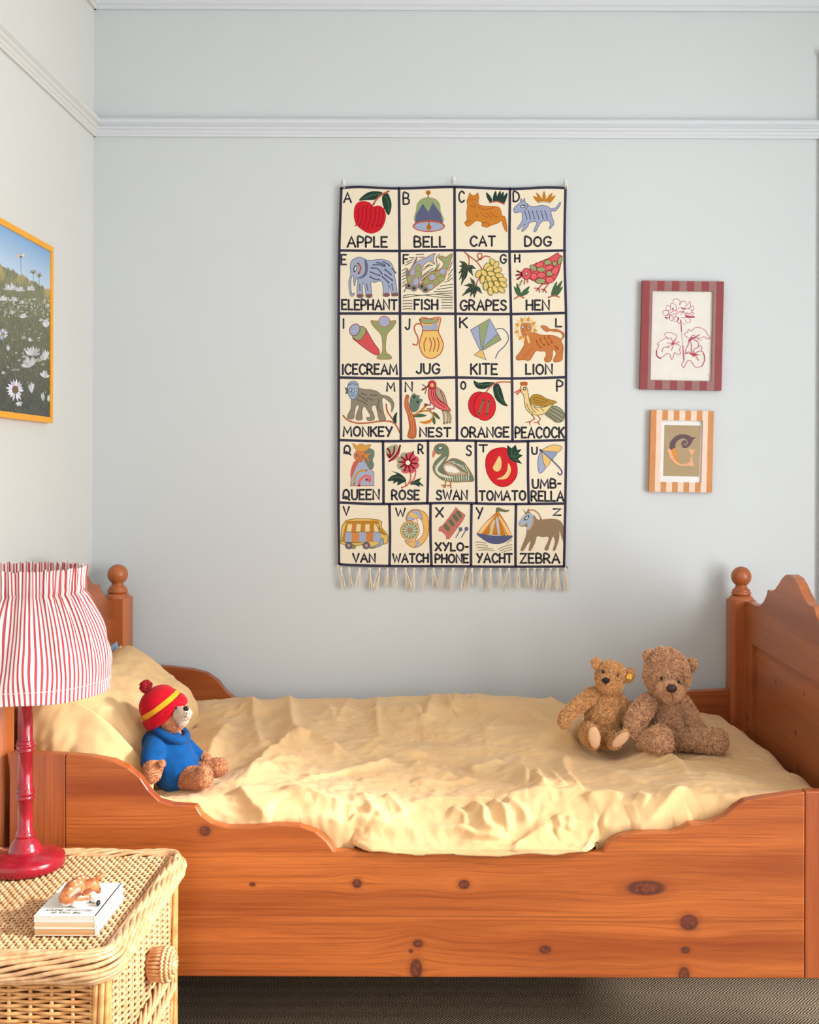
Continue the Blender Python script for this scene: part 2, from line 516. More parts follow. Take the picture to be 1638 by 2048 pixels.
class Pen:
    """lays coloured shapes on a plane, each a hair above the one before"""
    def __init__(self, mb, fn, step=0.00006):
        self.mb = mb; self.fn = fn; self.k = 0; self.step = step
        self.t = (0, 0, 1.0); self.slots = {}; self.mats = []
        self.maker = None
    def at(self, ox, oy, s): self.t = (ox, oy, s)
    def cell(self, k=1): self.k = k
    def q(self, p): return (self.t[0] + p[0] / self.t[2], self.t[1] + p[1] / self.t[2])
    def col(self, c):
        if c not in self.slots:
            self.slots[c] = len(self.mats) + 0
            self.mats.append(self.maker(c))
        return self.slots[c]
    def poly(self, pts, c, smooth=True, out=None, ow=None, sub=4):
        p = [self.q(a) for a in pts]
        if smooth: p = [(v.x, v.y) for v in catmull(p, True, sub)]
        self.k += 1
        d = self.k * self.step
        tri = tessellate_polygon([[Vector((a, b, 0)) for a, b in p]])
        self.mb.add([self.fn(a, b, d) for a, b in p], [tuple(x) for x in tri], self.col(c), False)
        if out: self._ribbon(p + [p[0]], out, ow)
    def ell(self, x, y, rx, ry, c, rot=0.0, out=None, ow=None, n=22):
        cr, sr = math.cos(math.radians(rot)), math.sin(math.radians(rot))
        pts = []
        for i in range(n):
            a = 2 * PI * i / n
            ux, uy = rx * math.cos(a), ry * math.sin(a)
            pts.append((x + ux * cr - uy * sr, y + ux * sr + uy * cr))
        self.poly(pts, c, False, out, ow)
    def line(self, pts, c, w, smooth=True, sub=5):
        p = [self.q(a) for a in pts]
        if smooth and len(p) > 2: p = [(v.x, v.y) for v in catmull(p, False, sub)]
        self._ribbon(p, c, w)
    def lines(self, ls, c, w, smooth=True):
        for l in ls: self.line(l, c, w, smooth)
    def _ribbon(self, p, c, w):
        self.k += 0.5
        d = self.k * self.step
        n = len(p); v = []; f = []
        for i in range(n):
            a = Vector(p[max(i - 1, 0)]); b = Vector(p[min(i + 1, n - 1)]); q = Vector(p[i])
            if i in (0, n - 1) or True:
                t0 = (q - a); t1 = (b - q)
                if t0.length < 1e-9: t0 = t1
                if t1.length < 1e-9: t1 = t0
                if t0.length > 0: t0 = t0.normalized()
                if t1.length > 0: t1 = t1.normalized()
                t = t0 + t1
                t = t.normalized() if t.length > 1e-4 else t0
                s = min(1.7, 1.0 / max(0.35, t.dot(t0)))
            nrm = Vector((-t.y, t.x)) * w * 0.5 * s
            v += [self.fn(q.x + nrm.x, q.y + nrm.y, d), self.fn(q.x - nrm.x, q.y - nrm.y, d)]
        for i in range(n - 1): f.append((2 * i, 2 * i + 1, 2 * i + 3, 2 * i + 2))
        m = self.col(c)
        self.mb.add(v, f, m, False)
        for q in (p[0], p[-1]):
            r = w * 0.5
            vv = [self.fn(q[0] + r * math.cos(2 * PI * k / 8), q[1] + r * math.sin(2 * PI * k / 8), d) for k in range(8)]
            self.mb.add(vv, [tuple(range(8))], m, False)
    def word(self, s, x0, x1, y0, y1, c, w, flip=False, gap=0.26):
        h = y1 - y0 - w
        tot = sum(FONT[ch][0] for ch in s) + gap * (len(s) - 1)
        sx = (x1 - x0 - w) / tot
        x = x0 + w / 2
        self.t = (0, 0, 1.0)
        for ch in s:
            wd, st = FONT[ch]
            jy = random.uniform(-0.02, 0.02) * h
            for l in st:
                pts = [(x + a * sx, y1 - w / 2 - b * h + jy) for a, b in l]
                if flip: pts = [(x0 + x1 - a, y0 + y1 - b) for a, b in pts]
                self.line(pts, c, w, ch in CURVED and len(l) > 3, 3)
            x += (wd + gap) * sx

# ------------------------------------------------------------------ alphabet wall hanging
YT = YB - 0.016
hang = thing('wall_hanging', tuple(P(905, 1134, YT)), 'cream embroidered alphabet wall hanging with fringe, hung on the wall above the bed', 'wall hanging')
mb = MB()
def onwall(px, py, d):
    p = P(px, py, YT)
    return (p.x, YT - d, p.z)
pen = Pen(mb, onwall)
def stitch(c):
    t = NT('wool_stitch')
    co = t.coords()
    n = t.noise(t.mapping(co, (900, 300, 300)), 1.0, 2)
    a = lin(c); b = tuple(x * 0.80 for x in a[:3]) + (1,)
    t.base(t.mix(t.range(n, 0.35, 0.65), a, b)); t.set(Roughness=0.9)
    t.b.inputs['Specular IOR Level'].default_value = 0.1
    t.bump(n, 0.35, 0.0008)
    return t.m
pen.maker = stitch
cream = (242, 230, 205)
navy, ink = (60, 58, 76), (62, 62, 70)
red, dred, green, dgreen, sage = (205, 38, 48), (160, 22, 42), (62, 90, 72), (44, 66, 58), (152, 166, 118)
slate, lblue, brick, rust, ochre = (104, 108, 134), (164, 174, 198), (188, 96, 70), (184, 106, 32), (204, 140, 48)
pink, maroon, gold, olive, grey = (226, 108, 108), (140, 30, 44), (232, 190, 112), (146, 142, 84), (130, 122, 116)
white, black, orange, tan, teal, bone = (240, 234, 220), (28, 26, 28), (212, 138, 58), (152, 128, 100), (108, 124, 110), (236, 214, 160)
leafy, copper, tailg, peach = (76, 104, 74), (196, 118, 64), (150, 148, 124), (222, 160, 110)
pen.col(cream)
OUT = [(683, 373.5), (690, 373), (740, 371.5), (800, 374.5), (905, 371.5), (1020, 375.5), (1090, 372.5), (1128, 373.5), (1134, 375), (1132, 500), (1135, 630), (1135.5, 760), (1135, 900), (1133, 1040), (1131.5, 1130), (1127, 1136),
       (1010, 1136.5), (900, 1135.5), (780, 1135), (720, 1132.5), (680, 1131), (675, 1127), (674.5, 1000), (675, 880), (675, 755), (675, 620), (676, 500), (680, 390)]
outp = [(v.x, v.y) for v in catmull(OUT, True, 4)]
mb.prism(outp, lambda u, w, d: onwall(u, w, d), -0.004, 0.0, 0)
W = 5.2
G = lambda *p: pen.line(p, navy, W, True, 6)
pen.k = 1
G((684, 376), (720, 374), (800, 377), (905, 374), (1020, 378), (1090, 375), (1131, 376)); G((680, 501), (800, 502), (910, 500.5), (1018, 503), (1130, 501))
G((679, 627), (800, 627), (910, 627.5), (1022, 628), (1132, 626)); G((678, 755), (800, 757), (910, 755), (1022, 757), (1132, 754.5))
G((678, 880), (765, 882.5), (910, 881), (1020, 883), (1132, 880)); G((678, 1005), (760, 1008), (900, 1006), (1010, 1008), (1131, 1007))
G((679, 1128), (700, 1130), (780, 1132), (900, 1132.5), (1020, 1133.5), (1128, 1133))
G((682.8, 376), (678.6, 500), (677.6, 620), (677.5, 755), (677.5, 880), (677, 1000), (678, 1128)); G((1131, 376), (1129, 500), (1132, 630), (1132, 760), (1132, 900), (1130, 1040), (1128, 1133))
G((798, 376), (799, 500), (800, 627), (801, 755), (802, 880)); G((909, 374), (909.5, 500), (911, 627), (913, 755), (914, 881)); G((1020, 377), (1019, 500), (1022, 627), (1024, 755), (1025, 881))
G((766, 882), (767, 950), (767, 1007)); G((856, 881), (856, 950), (854.5, 1007)); G((951.5, 882), (952, 950), (953, 1007)); G((1056, 882), (1056, 950), (1057.5, 1007))
G((779, 1008), (780, 1070), (779, 1131)); G((861, 1007), (861, 1070), (863, 1132)); G((943, 1008), (942, 1070), (942, 1132)); G((1032, 1008), (1031, 1070), (1031, 1133))
WORDS = [('APPLE', 693, 776, 472, 496), ('BELL', 827, 892, 472, 496), ('CAT', 939, 992, 471, 494), ('DOG', 1048, 1104, 472, 494),
 ('ELEPHANT', 682, 796, 598, 621), ('FISH', 827, 877, 598, 621), ('GRAPES', 919, 1014, 599, 622), ('HEN', 1051, 1100, 599, 622),
 ('ICECREAM', 683, 796, 727, 750), ('JUG', 831, 881, 726, 749), ('KITE', 940, 996, 726, 750), ('LION', 1050, 1106, 727, 750),
 ('MONKEY', 685, 786, 852, 874), ('NEST', 838, 903, 854, 875), ('ORANGE', 921, 1019, 853, 876), ('PEACOCK', 1029, 1130, 853, 877),
 ('QUEEN', 684, 760, 978, 1001), ('ROSE', 782, 840, 979, 1001), ('SWAN', 871, 936, 979, 1001), ('TOMATO', 957, 1053, 980, 1002),
 ('UMB-', 1063, 1123, 957, 978), ('RELLA', 1061, 1129, 981, 1004), ('VAN', 704, 752, 1106, 1126), ('WATCH', 784, 858, 1106, 1126),
 ('XYLO-', 869, 938, 1084, 1103), ('PHONE', 869, 938, 1107, 1127), ('YACHT', 952, 1026, 1106, 1127), ('ZEBRA', 1039, 1121, 1106, 1128)]
LETS = [('A', 686, 704, 384, 407), ('B', 805, 820, 384, 410), ('C', 916, 930, 381, 406), ('D', 1025, 1040, 382, 405), ('E', 681, 694, 508, 531),
 ('F', 805, 818, 508, 529), ('G', 999, 1014, 508, 528), ('H', 1028, 1041, 508, 526), ('I', 685, 689, 636, 658), ('J', 809, 821, 636, 660),
 ('K', 918, 936, 634, 657), ('L', 1110, 1125, 636, 655), ('M', 772, 791, 764, 784), ('N', 809, 826, 763, 785), ('O', 920, 933, 762, 780),
 ('P', 1112, 1127, 760, 784), ('Q', 686, 703, 889, 910), ('R', 835, 848, 888, 909), ('S', 931, 944, 890, 913), ('T', 957, 976, 888, 905),
 ('U', 1062, 1076, 893, 910), ('V', 685, 700, 1012, 1032), ('W', 790, 812, 1015, 1034), ('X', 870, 888, 1014, 1036), ('Y', 951, 967, 1014, 1039), ('Z', 1105, 1123, 1016, 1032)]
for s, a, b, c, d in WORDS:
    pen.cell(2); pen.word(s, a, b, c, d, ink, 4.0)
for s, a, b, c, d in LETS:
    pen.cell(2); pen.word(s, a, b, c, d, ink, 3.6)

# --- row 1 and 2, left half
pen.at(660, 340, 6.3)
pen.cell(4)   # apple
pen.poly([(365, 385), (420, 320), (500, 275), (600, 268), (665, 290), (620, 340), (560, 375), (460, 378)], dgreen)
pen.line([(400, 370), (520, 320), (640, 300)], leafy, 2.2)
pen.poly([(660, 330), (720, 290), (760, 360), (775, 460), (740, 570), (690, 500), (662, 420)], dgreen)
pen.line([(700, 330), (735, 420), (738, 530)], leafy, 2.0)
pen.poly([(300, 560), (310, 470), (350, 410), (420, 392), (500, 410), (545, 460), (610, 448), (670, 480), (705, 560), (690, 660), (640, 750), (550, 798), (480, 795), (420, 765), (340, 700), (308, 630)], red)
for x in (350, 400, 450, 505, 560, 615, 660):
    pen.line([(x + 25, 440 + abs(x - 500) * .25), (x + 5, 520), (x + 10, 600), (x - 25, 700), (x - 30, 740 - abs(x - 500) * .3)], dred, 1.7)
pen.line([(545, 440), (580, 380), (640, 320), (740, 268)], brick, 3.4)
pen.cell(4)   # bell
pen.poly([(1080, 660), (1085, 500), (1100, 420), (1160, 360), (1240, 345), (1330, 365), (1385, 430), (1395, 520), (1420, 660)], sage)
pen.poly([(1070, 670), (1085, 560), (1170, 425), (1240, 530), (1295, 410), (1395, 550), (1425, 670)], (96, 100, 130), False)
pen.ell(1245, 708, 205, 74, brick); pen.ell(1245, 712, 186, 56, lblue)
pen.line([(1245, 650), (1245, 710)], rust, 2.6); pen.ell(1247, 722, 30, 36, rust)
pen.line([(1238, 350), (1238, 300)], rust, 2.2); pen.ell(1238, 285, 30, 28, rust)
pen.cell(4)   # elephant
pen.poly([(255, 1220), (270, 1150), (320, 1110), (390, 1100), (450, 1130), (520, 1138), (640, 1125), (740, 1150), (790, 1210), (815, 1330), (850, 1560), (840, 1585), (785, 1585), (770, 1540), (735, 1440),
  (745, 1580), (680, 1588), (670, 1500), (648, 1400), (560, 1418), (515, 1415), (525, 1590), (460, 1598), (440, 1480), (412, 1420), (410, 1595), (350, 1600), (340, 1500), (352, 1400),
  (330, 1360), (312, 1460), (300, 1420), (296, 1330), (270, 1360), (262, 1470), (278, 1560), (305, 1550), (300, 1580), (265, 1590), (245, 1520), (238, 1400), (262, 1310)], lblue, True, (90, 94, 118), 1.1, 3)
pen.poly([(430, 1110), (470, 1170), (478, 1240), (460, 1320), (400, 1365), (340, 1358), (400, 1335), (438, 1280), (440, 1200)], slate)
for a in ([(545, 1195), (620, 1195), (690, 1215)], [(520, 1235), (600, 1245), (655, 1310)], [(510, 1285), (570, 1310), (630, 1330)], [(505, 1345), (560, 1375), (625, 1380)], [(675, 1160), (720, 1180), (748, 1205)],
          [(695, 1255), (740, 1290), (770, 1320)], [(690, 1320), (735, 1350), (785, 1390)], [(660, 1345), (700, 1380), (740, 1420)], [(590, 1168), (640, 1175), (690, 1200)]):
    pen.line(a, slate, 3.0)
pen.line([(375, 1440), (378, 1520)], slate, 2); pen.line([(460, 1430), (478, 1520)], slate, 2); pen.line([(780, 1440), (795, 1520)], slate, 2)
pen.line([(780, 1240), (810, 1270), (832, 1300)], slate, 2.6)
pen.line([(355, 1175), (388, 1235), (360, 1305)], brick, 3.6)
pen.ell(318, 1245, 20, 44, black, 12); pen.ell(320, 1245, 10, 32, white, 12)
for x, y in ((378, 1580), (490, 1580), (708, 1570), (815, 1566)): pen.poly([(x - 35, y - 12), (x + 35, y - 16), (x + 40, y + 20), (x - 32, y + 24)], (128, 94, 88))
pen.cell(4)   # fish and water
for a in ([(920, 1590), (1000, 1570), (1150, 1580), (1300, 1565), (1545, 1590)], [(920, 1610), (1050, 1590), (1200, 1578), (1350, 1600), (1545, 1610)], [(1310, 1535), (1420, 1532), (1540, 1520)], [(1330, 1565), (1440, 1555), (1545, 1552)],
          [(1350, 1505), (1450, 1490), (1540, 1480)], [(1390, 1465), (1470, 1450), (1545, 1440)], [(1455, 1415), (1510, 1385), (1545, 1360)], [(1480, 1380), (1530, 1320)], [(1490, 1330), (1545, 1250)], [(1495, 1270), (1540, 1160)],
          [(1140, 1380), (1230, 1300), (1320, 1260), (1350, 1200), (1340, 1110), (1385, 1060)], [(1160, 1340), (1230, 1280), (1300, 1240)], [(1180, 1260), (1240, 1210), (1290, 1200)], [(1200, 1225), (1255, 1185)], [(1380, 1180), (1340, 1260), (1240, 1320), (1150, 1400)],
          [(1085, 1065), (1180, 1062)], [(1000, 1105), (1060, 1108)], [(1120, 1100), (1190, 1100)], [(960, 1165), (1040, 1130)], [(950, 1200), (1030, 1160)], [(910, 1270), (960, 1240)], [(912, 1310), (960, 1280)], [(910, 1345), (955, 1320)],
          [(910, 1385), (950, 1360)], [(912, 1430), (950, 1400)], [(910, 1470), (950, 1440)], [(935, 1535), (960, 1480)]):
    pen.line(a, (96, 96, 76), 1.5)
for y in (1645, 1680, 1715, 1748):
    pen.line([(918, y + 6), (980, y), (1035, y + 4)], (96, 96, 76), 1.4); pen.line([(1408, y - 8), (1480, y - 10), (1545, y - 8)], (96, 96, 76), 1.4)
pen.poly([(1325, 1050), (1300, 1120), (1320, 1190), (1260, 1150), (1190, 1190), (1165, 1260), (1140, 1380), (1090, 1500), (1000, 1490), (975, 1380), (1010, 1260), (1050, 1200), (1110, 1150), (1210, 1105)], lblue, True, rust, 1.1)
pen.poly([(1090, 1095), (1030, 1230), (1060, 1200), (1100, 1120)], grey); pen.poly([(970, 1235), (960, 1340), (985, 1400), (1002, 1300)], grey)
for x, y, c in ((1045, 1290, lblue), (1110, 1240, sage), (1110, 1315, sage), (1010, 1375, sage), (1080, 1410, lblue)): pen.ell(x, y, 38, 52, c, 20, rust, 1.0)
pen.ell(990, 1465, 40, 40, grey); pen.ell(1060, 1490, 38, 42, grey); pen.ell(992, 1460, 14, 14, black); pen.ell(1060, 1492, 14, 14, black)
pen.poly([(1370, 1105), (1420, 1085), (1460, 1105), (1540, 1058), (1510, 1180), (1475, 1270), (1440, 1370), (1330, 1470), (1240, 1525), (1150, 1480), (1180, 1390), (1270, 1300), (1400, 1245), (1435, 1170)], sage, True, rust, 1.1)
for x, y, c in ((1290, 1355, lblue), (1365, 1310, sage), (1425, 1280, lblue), (1215, 1410, sage), (1330, 1420, sage), (1400, 1375, sage), (1265, 1470, lblue)): pen.ell(x, y, 46, 38, c, -25, rust, 1.0)
pen.ell(1155, 1470, 40, 38, grey); pen.ell(1205, 1510, 42, 38, grey); pen.ell(1155, 1470, 13, 14, black); pen.ell(1203, 1512, 13, 14, black)
# --- row 1 and 2, right half
pen.at(900, 340, 6.3)
pen.cell(4)   # cat
def tuft(pts, c, base=None):
    for (x0, y0, x1, y1, w) in pts:
        dx, dy = x1 - x0, y1 - y0; L = math.hypot(dx, dy); nx, ny = -dy / L * w, dx / L * w
        pen.poly([(x0 - nx, y0 - ny), (x0 + dx * .5 - nx * 1.3, y0 + dy * .5 - ny * 1.3), (x1, y1), (x0 + dx * .5 + nx * 1.3, y0 + dy * .5 + ny * 1.3), (x0 + nx, y0 + ny)], c)
    if base: pen.line(*base)
tuft([(520, 400, 455, 280, 18), (560, 395, 575, 262, 18), (600, 400, 635, 262, 18), (635, 405, 672, 272, 18), (660, 420, 722, 285, 18)], dgreen, ([(500, 412), (590, 398), (685, 430)], brick, 2.4))
pen.poly([(215, 390), (235, 340), (250, 290), (275, 320), (320, 318), (350, 290), (362, 350), (360, 430), (440, 455), (560, 460), (620, 475), (645, 530), (655, 575), (690, 590), (705, 640), (720, 765), (700, 765), (670, 700), (650, 640),
  (600, 670), (500, 705), (475, 722), (405, 705), (405, 660), (330, 640), (290, 670), (225, 712), (185, 665), (215, 630), (210, 540), (222, 450)], (206, 132, 50), True, (190, 100, 40), 1.2)
for a in ([(400, 540), (430, 580), (480, 600)], [(450, 540), (500, 580), (530, 600)], [(510, 535), (560, 580), (600, 590)], [(360, 465), (450, 500), (560, 470)], [(330, 545), (350, 590)], [(200, 660), (260, 640)], [(405, 665), (460, 660), (500, 700)], [(245, 375), (330, 375)], [(260, 450), (300, 470), (330, 440)]): pen.line(a, (182, 92, 48), 1.5)
pen.ell(265, 385, 16, 12, copper); pen.ell(325, 385, 16, 12, copper); pen.ell(300, 425, 22, 16, copper)
pen.cell(4)   # dog
tuft([(1130, 405, 1048, 325, 16), (1155, 400, 1088, 285, 16), (1185, 400, 1185, 262, 16), (1215, 400, 1290, 290, 16), (1240, 405, 1328, 320, 16)], (196, 128, 44), ([(1120, 410), (1190, 402), (1255, 415)], (190, 190, 170), 2.4))
pen.poly([(805, 490), (850, 440), (885, 410), (895, 360), (915, 400), (940, 358), (950, 410), (1000, 450), (1060, 465), (1150, 445), (1230, 460), (1275, 490), (1340, 470), (1388, 405), (1385, 450), (1330, 515), (1275, 520), (1285, 590), (1310, 680), (1250, 745), (1265, 690),
  (1240, 640), (1160, 650), (1120, 700), (1080, 775), (1055, 760), (1095, 660), (1010, 660), (975, 720), (915, 775), (905, 755), (945, 690), (930, 690), (870, 745), (848, 735), (905, 650), (912, 600), (900, 530), (820, 540)], (160, 170, 200), True, slate, 1.2, 3)
for x in (940, 985, 1035, 1090, 1145, 1195): pen.line([(x, 515 + (10 if x < 960 else 0)), (x + 18, 570), (x + 30, 620)], slate, 2.0)
pen.line([(975, 420), (975, 470), (935, 520)], slate, 1.2)
pen.ell(918, 458, 32, 18, black, -12); pen.ell(916, 460, 20, 10, white, -12)
pen.cell(4)   # grapes
pen.lines([[(178, 1030), (250, 1090), (340, 1160), (400, 1245)], [(205, 1050), (240, 1120), (235, 1210)], [(330, 1150), (390, 1110), (400, 1060), (370, 1050), (345, 1080), (380, 1130), (440, 1085), (505, 1100)], [(400, 1330), (350, 1390), (330, 1450)]], brick, 2.4)
def leaf(cx, cy, arms):
    for dx, dy, w in arms:
        L = math.hypot(dx, dy); nx, ny = -dy / L * w, dx / L * w
        pen.poly([(cx, cy), (cx + dx * .45 + nx, cy + dy * .45 + ny), (cx + dx * .72 + nx * .5, cy + dy * .72 + ny * .5), (cx + dx, cy + dy), (cx + dx * .72 - nx * .5, cy + dy * .72 - ny * .5), (cx + dx * .45 - nx, cy + dy * .45 - ny)], dgreen)
        pen.line([(cx, cy), (cx + dx * .8, cy + dy * .8)], (120, 104, 70), 1.0)
leaf(225, 1205, [(-110, -60, 22), (-115, 10, 24), (-120, 100, 26), (-85, 250, 30), (65, 130, 24), (105, 40, 24), (-110, 180, 24)])
leaf(315, 1450, [(-60, -95, 20), (-140, 5, 22), (-165, 140, 26), (-10, 165, 26), (90, 110, 24), (-60, 150, 24)])
for x, y, a in ((540, 1165, 60), (465, 1215, 130), (580, 1200, 120), (505, 1245, 150), (600, 1265, 160), (360, 1310, 120), (430, 1300, 55), (520, 1310, 20), (410, 1380, 100), (490, 1375, 60), (560, 1375, 50), (620, 1330, 10), (660, 1385, 10), (450, 1465, 90), (515, 1450, 70), (590, 1440, 60), (670, 1445, 30), (510, 1530, 80), (570, 1505, 60), (645, 1510, 40)):
    pen.ell(x, y, 52, 31, (232, 200, 124), a, (112, 116, 50), 1.3)
pen.cell(4)   # hen
tuft([(870, 1580, 805, 1465, 16), (880, 1580, 840, 1420, 16), (900, 1580, 1005, 1465, 18), (920, 1570, 1000, 1530, 14)], leafy, ([(810, 1625), (870, 1590), (930, 1612)], brick, 2.6))
tuft([(1290, 1580, 1345, 1405, 18), (1310, 1580, 1415, 1390, 18), (1330, 1580, 1420, 1470, 16)], leafy, ([(1240, 1608), (1310, 1585), (1375, 1602)], brick, 2.6))
pen.poly([(1000, 1255), (1060, 1190), (1150, 1150), (1250, 1110), (1355, 1045), (1375, 1070), (1415, 1095), (1395, 1190), (1370, 1290), (1310, 1395), (1220, 1435), (1140, 1435), (1060, 1400), (1000, 1360)], (220, 96, 100), True, maroon, 1.2)
for x, y, rx, ry, c, a in ((1050, 1235, 48, 34, sage, 40), (1130, 1195, 52, 34, pink, -25), (1230, 1165, 46, 34, sage, -10), (1150, 1255, 56, 32, sage, 0), (1250, 1230, 56, 30, pink, -15), (1320, 1180, 30, 30, sage, 0), (1385, 1140, 26, 52, sage, 20), (1050, 1340, 50, 42, pink, 10),
                      (1150, 1325, 56, 36, pink, 0), (1255, 1305, 44, 34, sage, 0), (1325, 1270, 40, 54, pink, 30), (1140, 1400, 62, 34, sage, 0), (1255, 1385, 52, 40, pink, 0)): pen.ell(x, y, rx, ry, c, a, maroon, 1.0)
pen.ell(965, 1310, 58, 70, (220, 96, 100), 0, maroon, 1.2); pen.ell(962, 1308, 16, 26, black, 30); pen.ell(962, 1308, 9, 18, white, 30)
pen.lines([[(905, 1300), (848, 1275)], [(905, 1315), (835, 1328)], [(910, 1330), (850, 1378)]], maroon, 3.0); pen.lines([[(945, 1375), (938, 1440)], [(975, 1380), (980, 1420)]], brick, 2.0); pen.line([(905, 1395), (880, 1455)], sage, 2.6)
pen.lines([[(1165, 1440), (1120, 1490), (1130, 1540)], [(1120, 1490), (1065, 1490)], [(1120, 1490), (1085, 1525)], [(1240, 1440), (1190, 1500), (1215, 1545)], [(1190, 1500), (1150, 1510)], [(1190, 1500), (1170, 1540)]], (176, 50, 54), 1.6, False)
# --- row 3 and 4, left half
pen.at(660, 620, 6.3)
pen.cell(4)   # ice cream
pen.poly([(380, 210), (440, 225), (470, 270), (550, 410), (622, 515), (590, 568), (480, 510), (350, 410), (285, 335)], (212, 88, 88), True, maroon, 1.2)
pen.poly([(380, 210), (440, 225), (452, 275), (400, 365), (335, 380), (285, 335), (350, 300)], sage, True, maroon, 1.0); pen.ell(312, 250, 62, 78, lblue, 30, maroon, 1.3)
pen.poly([(515, 135), (600, 140), (750, 140), (832, 135), (800, 215), (740, 280), (710, 350), (705, 520), (760, 570), (775, 615), (690, 622), (595, 615), (610, 570), (660, 520), (655, 350), (620, 280), (550, 210)], (150, 160, 108), True, brick, 0.9)
pen.ell(685, 145, 72, 66, (166, 176, 200), 0, (214, 110, 104), 1.5)
pen.cell(4)   # jug
pen.line([(1160, 185), (1100, 172), (1060, 215), (1075, 280), (1110, 360), (1095, 440), (1045, 430)], brick, 2.6)
pen.poly([(1130, 120), (1170, 95), (1260, 110), (1340, 95), (1395, 112), (1365, 260), (1400, 350), (1428, 440), (1390, 550), (1280, 612), (1180, 570), (1128, 460), (1140, 360), (1170, 260), (1150, 180)], (236, 196, 116), True, brick, 2.0)
pen.poly([(1168, 190), (1260, 200), (1360, 145), (1350, 250), (1172, 250)], lblue, False); pen.poly([(1140, 125), (1200, 108), (1300, 120), (1370, 110), (1340, 155), (1260, 172), (1170, 165)], sage, True, brick, 1.4)
pen.line([(1165, 262), (1360, 258)], brick, 2.2)
for x, b in ((1200, -26), (1265, 22), (1310, 26), (1360, 24)): pen.line([(x + (14 if b < 0 else -10), 350), (x + b * .6, 430), (x - (4 if b < 0 else 8), 520)], brick, 2.0)
pen.cell(4)   # monkey
pen.line([(165, 1330), (220, 1385), (340, 1425), (500, 1420), (640, 1400), (760, 1405), (830, 1450), (878, 1540)], (186, 100, 66), 3.0); pen.line([(710, 1190), (720, 1270), (770, 1350), (820, 1420)], (186, 100, 66), 3.0)
pen.poly([(845, 1285), (800, 1340), (795, 1400), (835, 1430), (840, 1350)], dgreen)
pen.poly([(340, 980), (430, 1000), (520, 1005), (600, 1030), (650, 1070), (740, 1090), (800, 1160), (800, 1230), (775, 1285), (775, 1200), (730, 1140), (660, 1105), (660, 1200), (680, 1310), (702, 1380), (630, 1392), (600, 1300), (575, 1200), (520, 1230), (560, 1340), (550, 1385), (480, 1395), (465, 1355), (515, 1345),
  (470, 1260), (430, 1210), (400, 1280), (405, 1375), (335, 1385), (330, 1330), (370, 1210), (330, 1205), (310, 1290), (295, 1370), (225, 1370), (222, 1330), (265, 1240), (270, 1120), (300, 1050)], (146, 134, 116), True, (104, 98, 88), 1.1, 3)
for a in ([(370, 1075), (420, 1110), (470, 1150)], [(400, 1050), (460, 1070)], [(510, 1070), (590, 1075)], [(470, 1110), (540, 1135)], [(340, 1130), (420, 1160), (470, 1195)], [(620, 1130), (605, 1210), (640, 1290)]): pen.line(a, (104, 108, 98), 2.2)
pen.poly([(225, 1000), (235, 930), (290, 895), (345, 920), (358, 990), (340, 1080), (290, 1130), (245, 1090)], (160, 176, 194), True, slate, 1.3)
pen.poly([(225, 985), (185, 975), (205, 1020), (190, 1060), (230, 1050)], (96, 104, 96), False)
pen.ell(258, 1005, 17, 24, slate); pen.ell(258, 1005, 8, 14, white); pen.ell(322, 1005, 17, 24, slate); pen.ell(322, 1005, 8, 14, white)
pen.lines([[(280, 990), (270, 1045), (310, 1045)], [(265, 1080), (310, 1080)], [(240, 940), (290, 930), (345, 945)]], slate, 1.4)
pen.cell(4)   # nest
pen.poly([(955, 1080), (995, 1082), (985, 1150), (1020, 1270), (1075, 1400), (1080, 1600), (980, 1602), (1000, 1480), (980, 1330), (940, 1210)], (190, 106, 70), True, (164, 84, 50), 1.0)
pen.lines([[(970, 1120), (960, 1220), (1010, 1350), (1030, 1480), (1020, 1590)], [(985, 1200), (1050, 1400), (1055, 1580)]], (222, 150, 96), 1.2)
pen.lines([[(1050, 1330), (1130, 1280), (1220, 1200)], [(1140, 1280), (1240, 1270), (1300, 1320), (1280, 1380)]], (196, 128, 56), 3.4)
pen.poly([(1125, 1410), (1200, 1400), (1280, 1375), (1270, 1420), (1190, 1435)], orange)
pen.poly([(1055, 1345), (1130, 1305), (1218, 1330), (1140, 1352)], leafy); pen.poly([(1295, 1285), (1350, 1310), (1390, 1380), (1330, 1350)], leafy); pen.poly([(1310, 1340), (1330, 1400), (1318, 1445), (1290, 1400)], leafy)
pen.poly([(1060, 1050), (1100, 1075), (1140, 1080), (1120, 1110), (1170, 1130), (1140, 1180), (1110, 1260), (1050, 1290), (1010, 1240), (1005, 1150), (1025, 1080)], teal); pen.ell(1060, 1095, 16, 18, dgreen); pen.ell(1105, 1160, 14, 16, dgreen)
pen.poly([(1330, 975), (1400, 1010), (1450, 1090), (1475, 1190), (1510, 1260), (1460, 1190), (1390, 1140), (1340, 1070)], (178, 160, 132), True, maroon, 1.2)
pen.poly([(1250, 990), (1330, 1000), (1330, 1080), (1390, 1150), (1470, 1200), (1518, 1270), (1430, 1262), (1330, 1215), (1265, 1150), (1240, 1070)], (222, 104, 104), True, maroon, 1.3)
pen.lines([[(1275, 1010), (1280, 1080), (1310, 1150)], [(1305, 1010), (1310, 1090), (1360, 1170)], [(1390, 1020), (1420, 1090), (1440, 1160)], [(1360, 1170), (1450, 1230)]], maroon, 1.3)
pen.ell(1287, 945, 50, 55, (196, 60, 64), 0, maroon, 1.2); pen.ell(1287, 947, 27, 30, (206, 148, 96)); pen.ell(1288, 948, 12, 13, bone)
pen.line([(1240, 960), (1200, 985), (1165, 1005)], maroon, 3.0); pen.lines([[(1165, 940), (1215, 970)], [(1215, 1000), (1200, 1050)]], (110, 120, 118), 1.8)
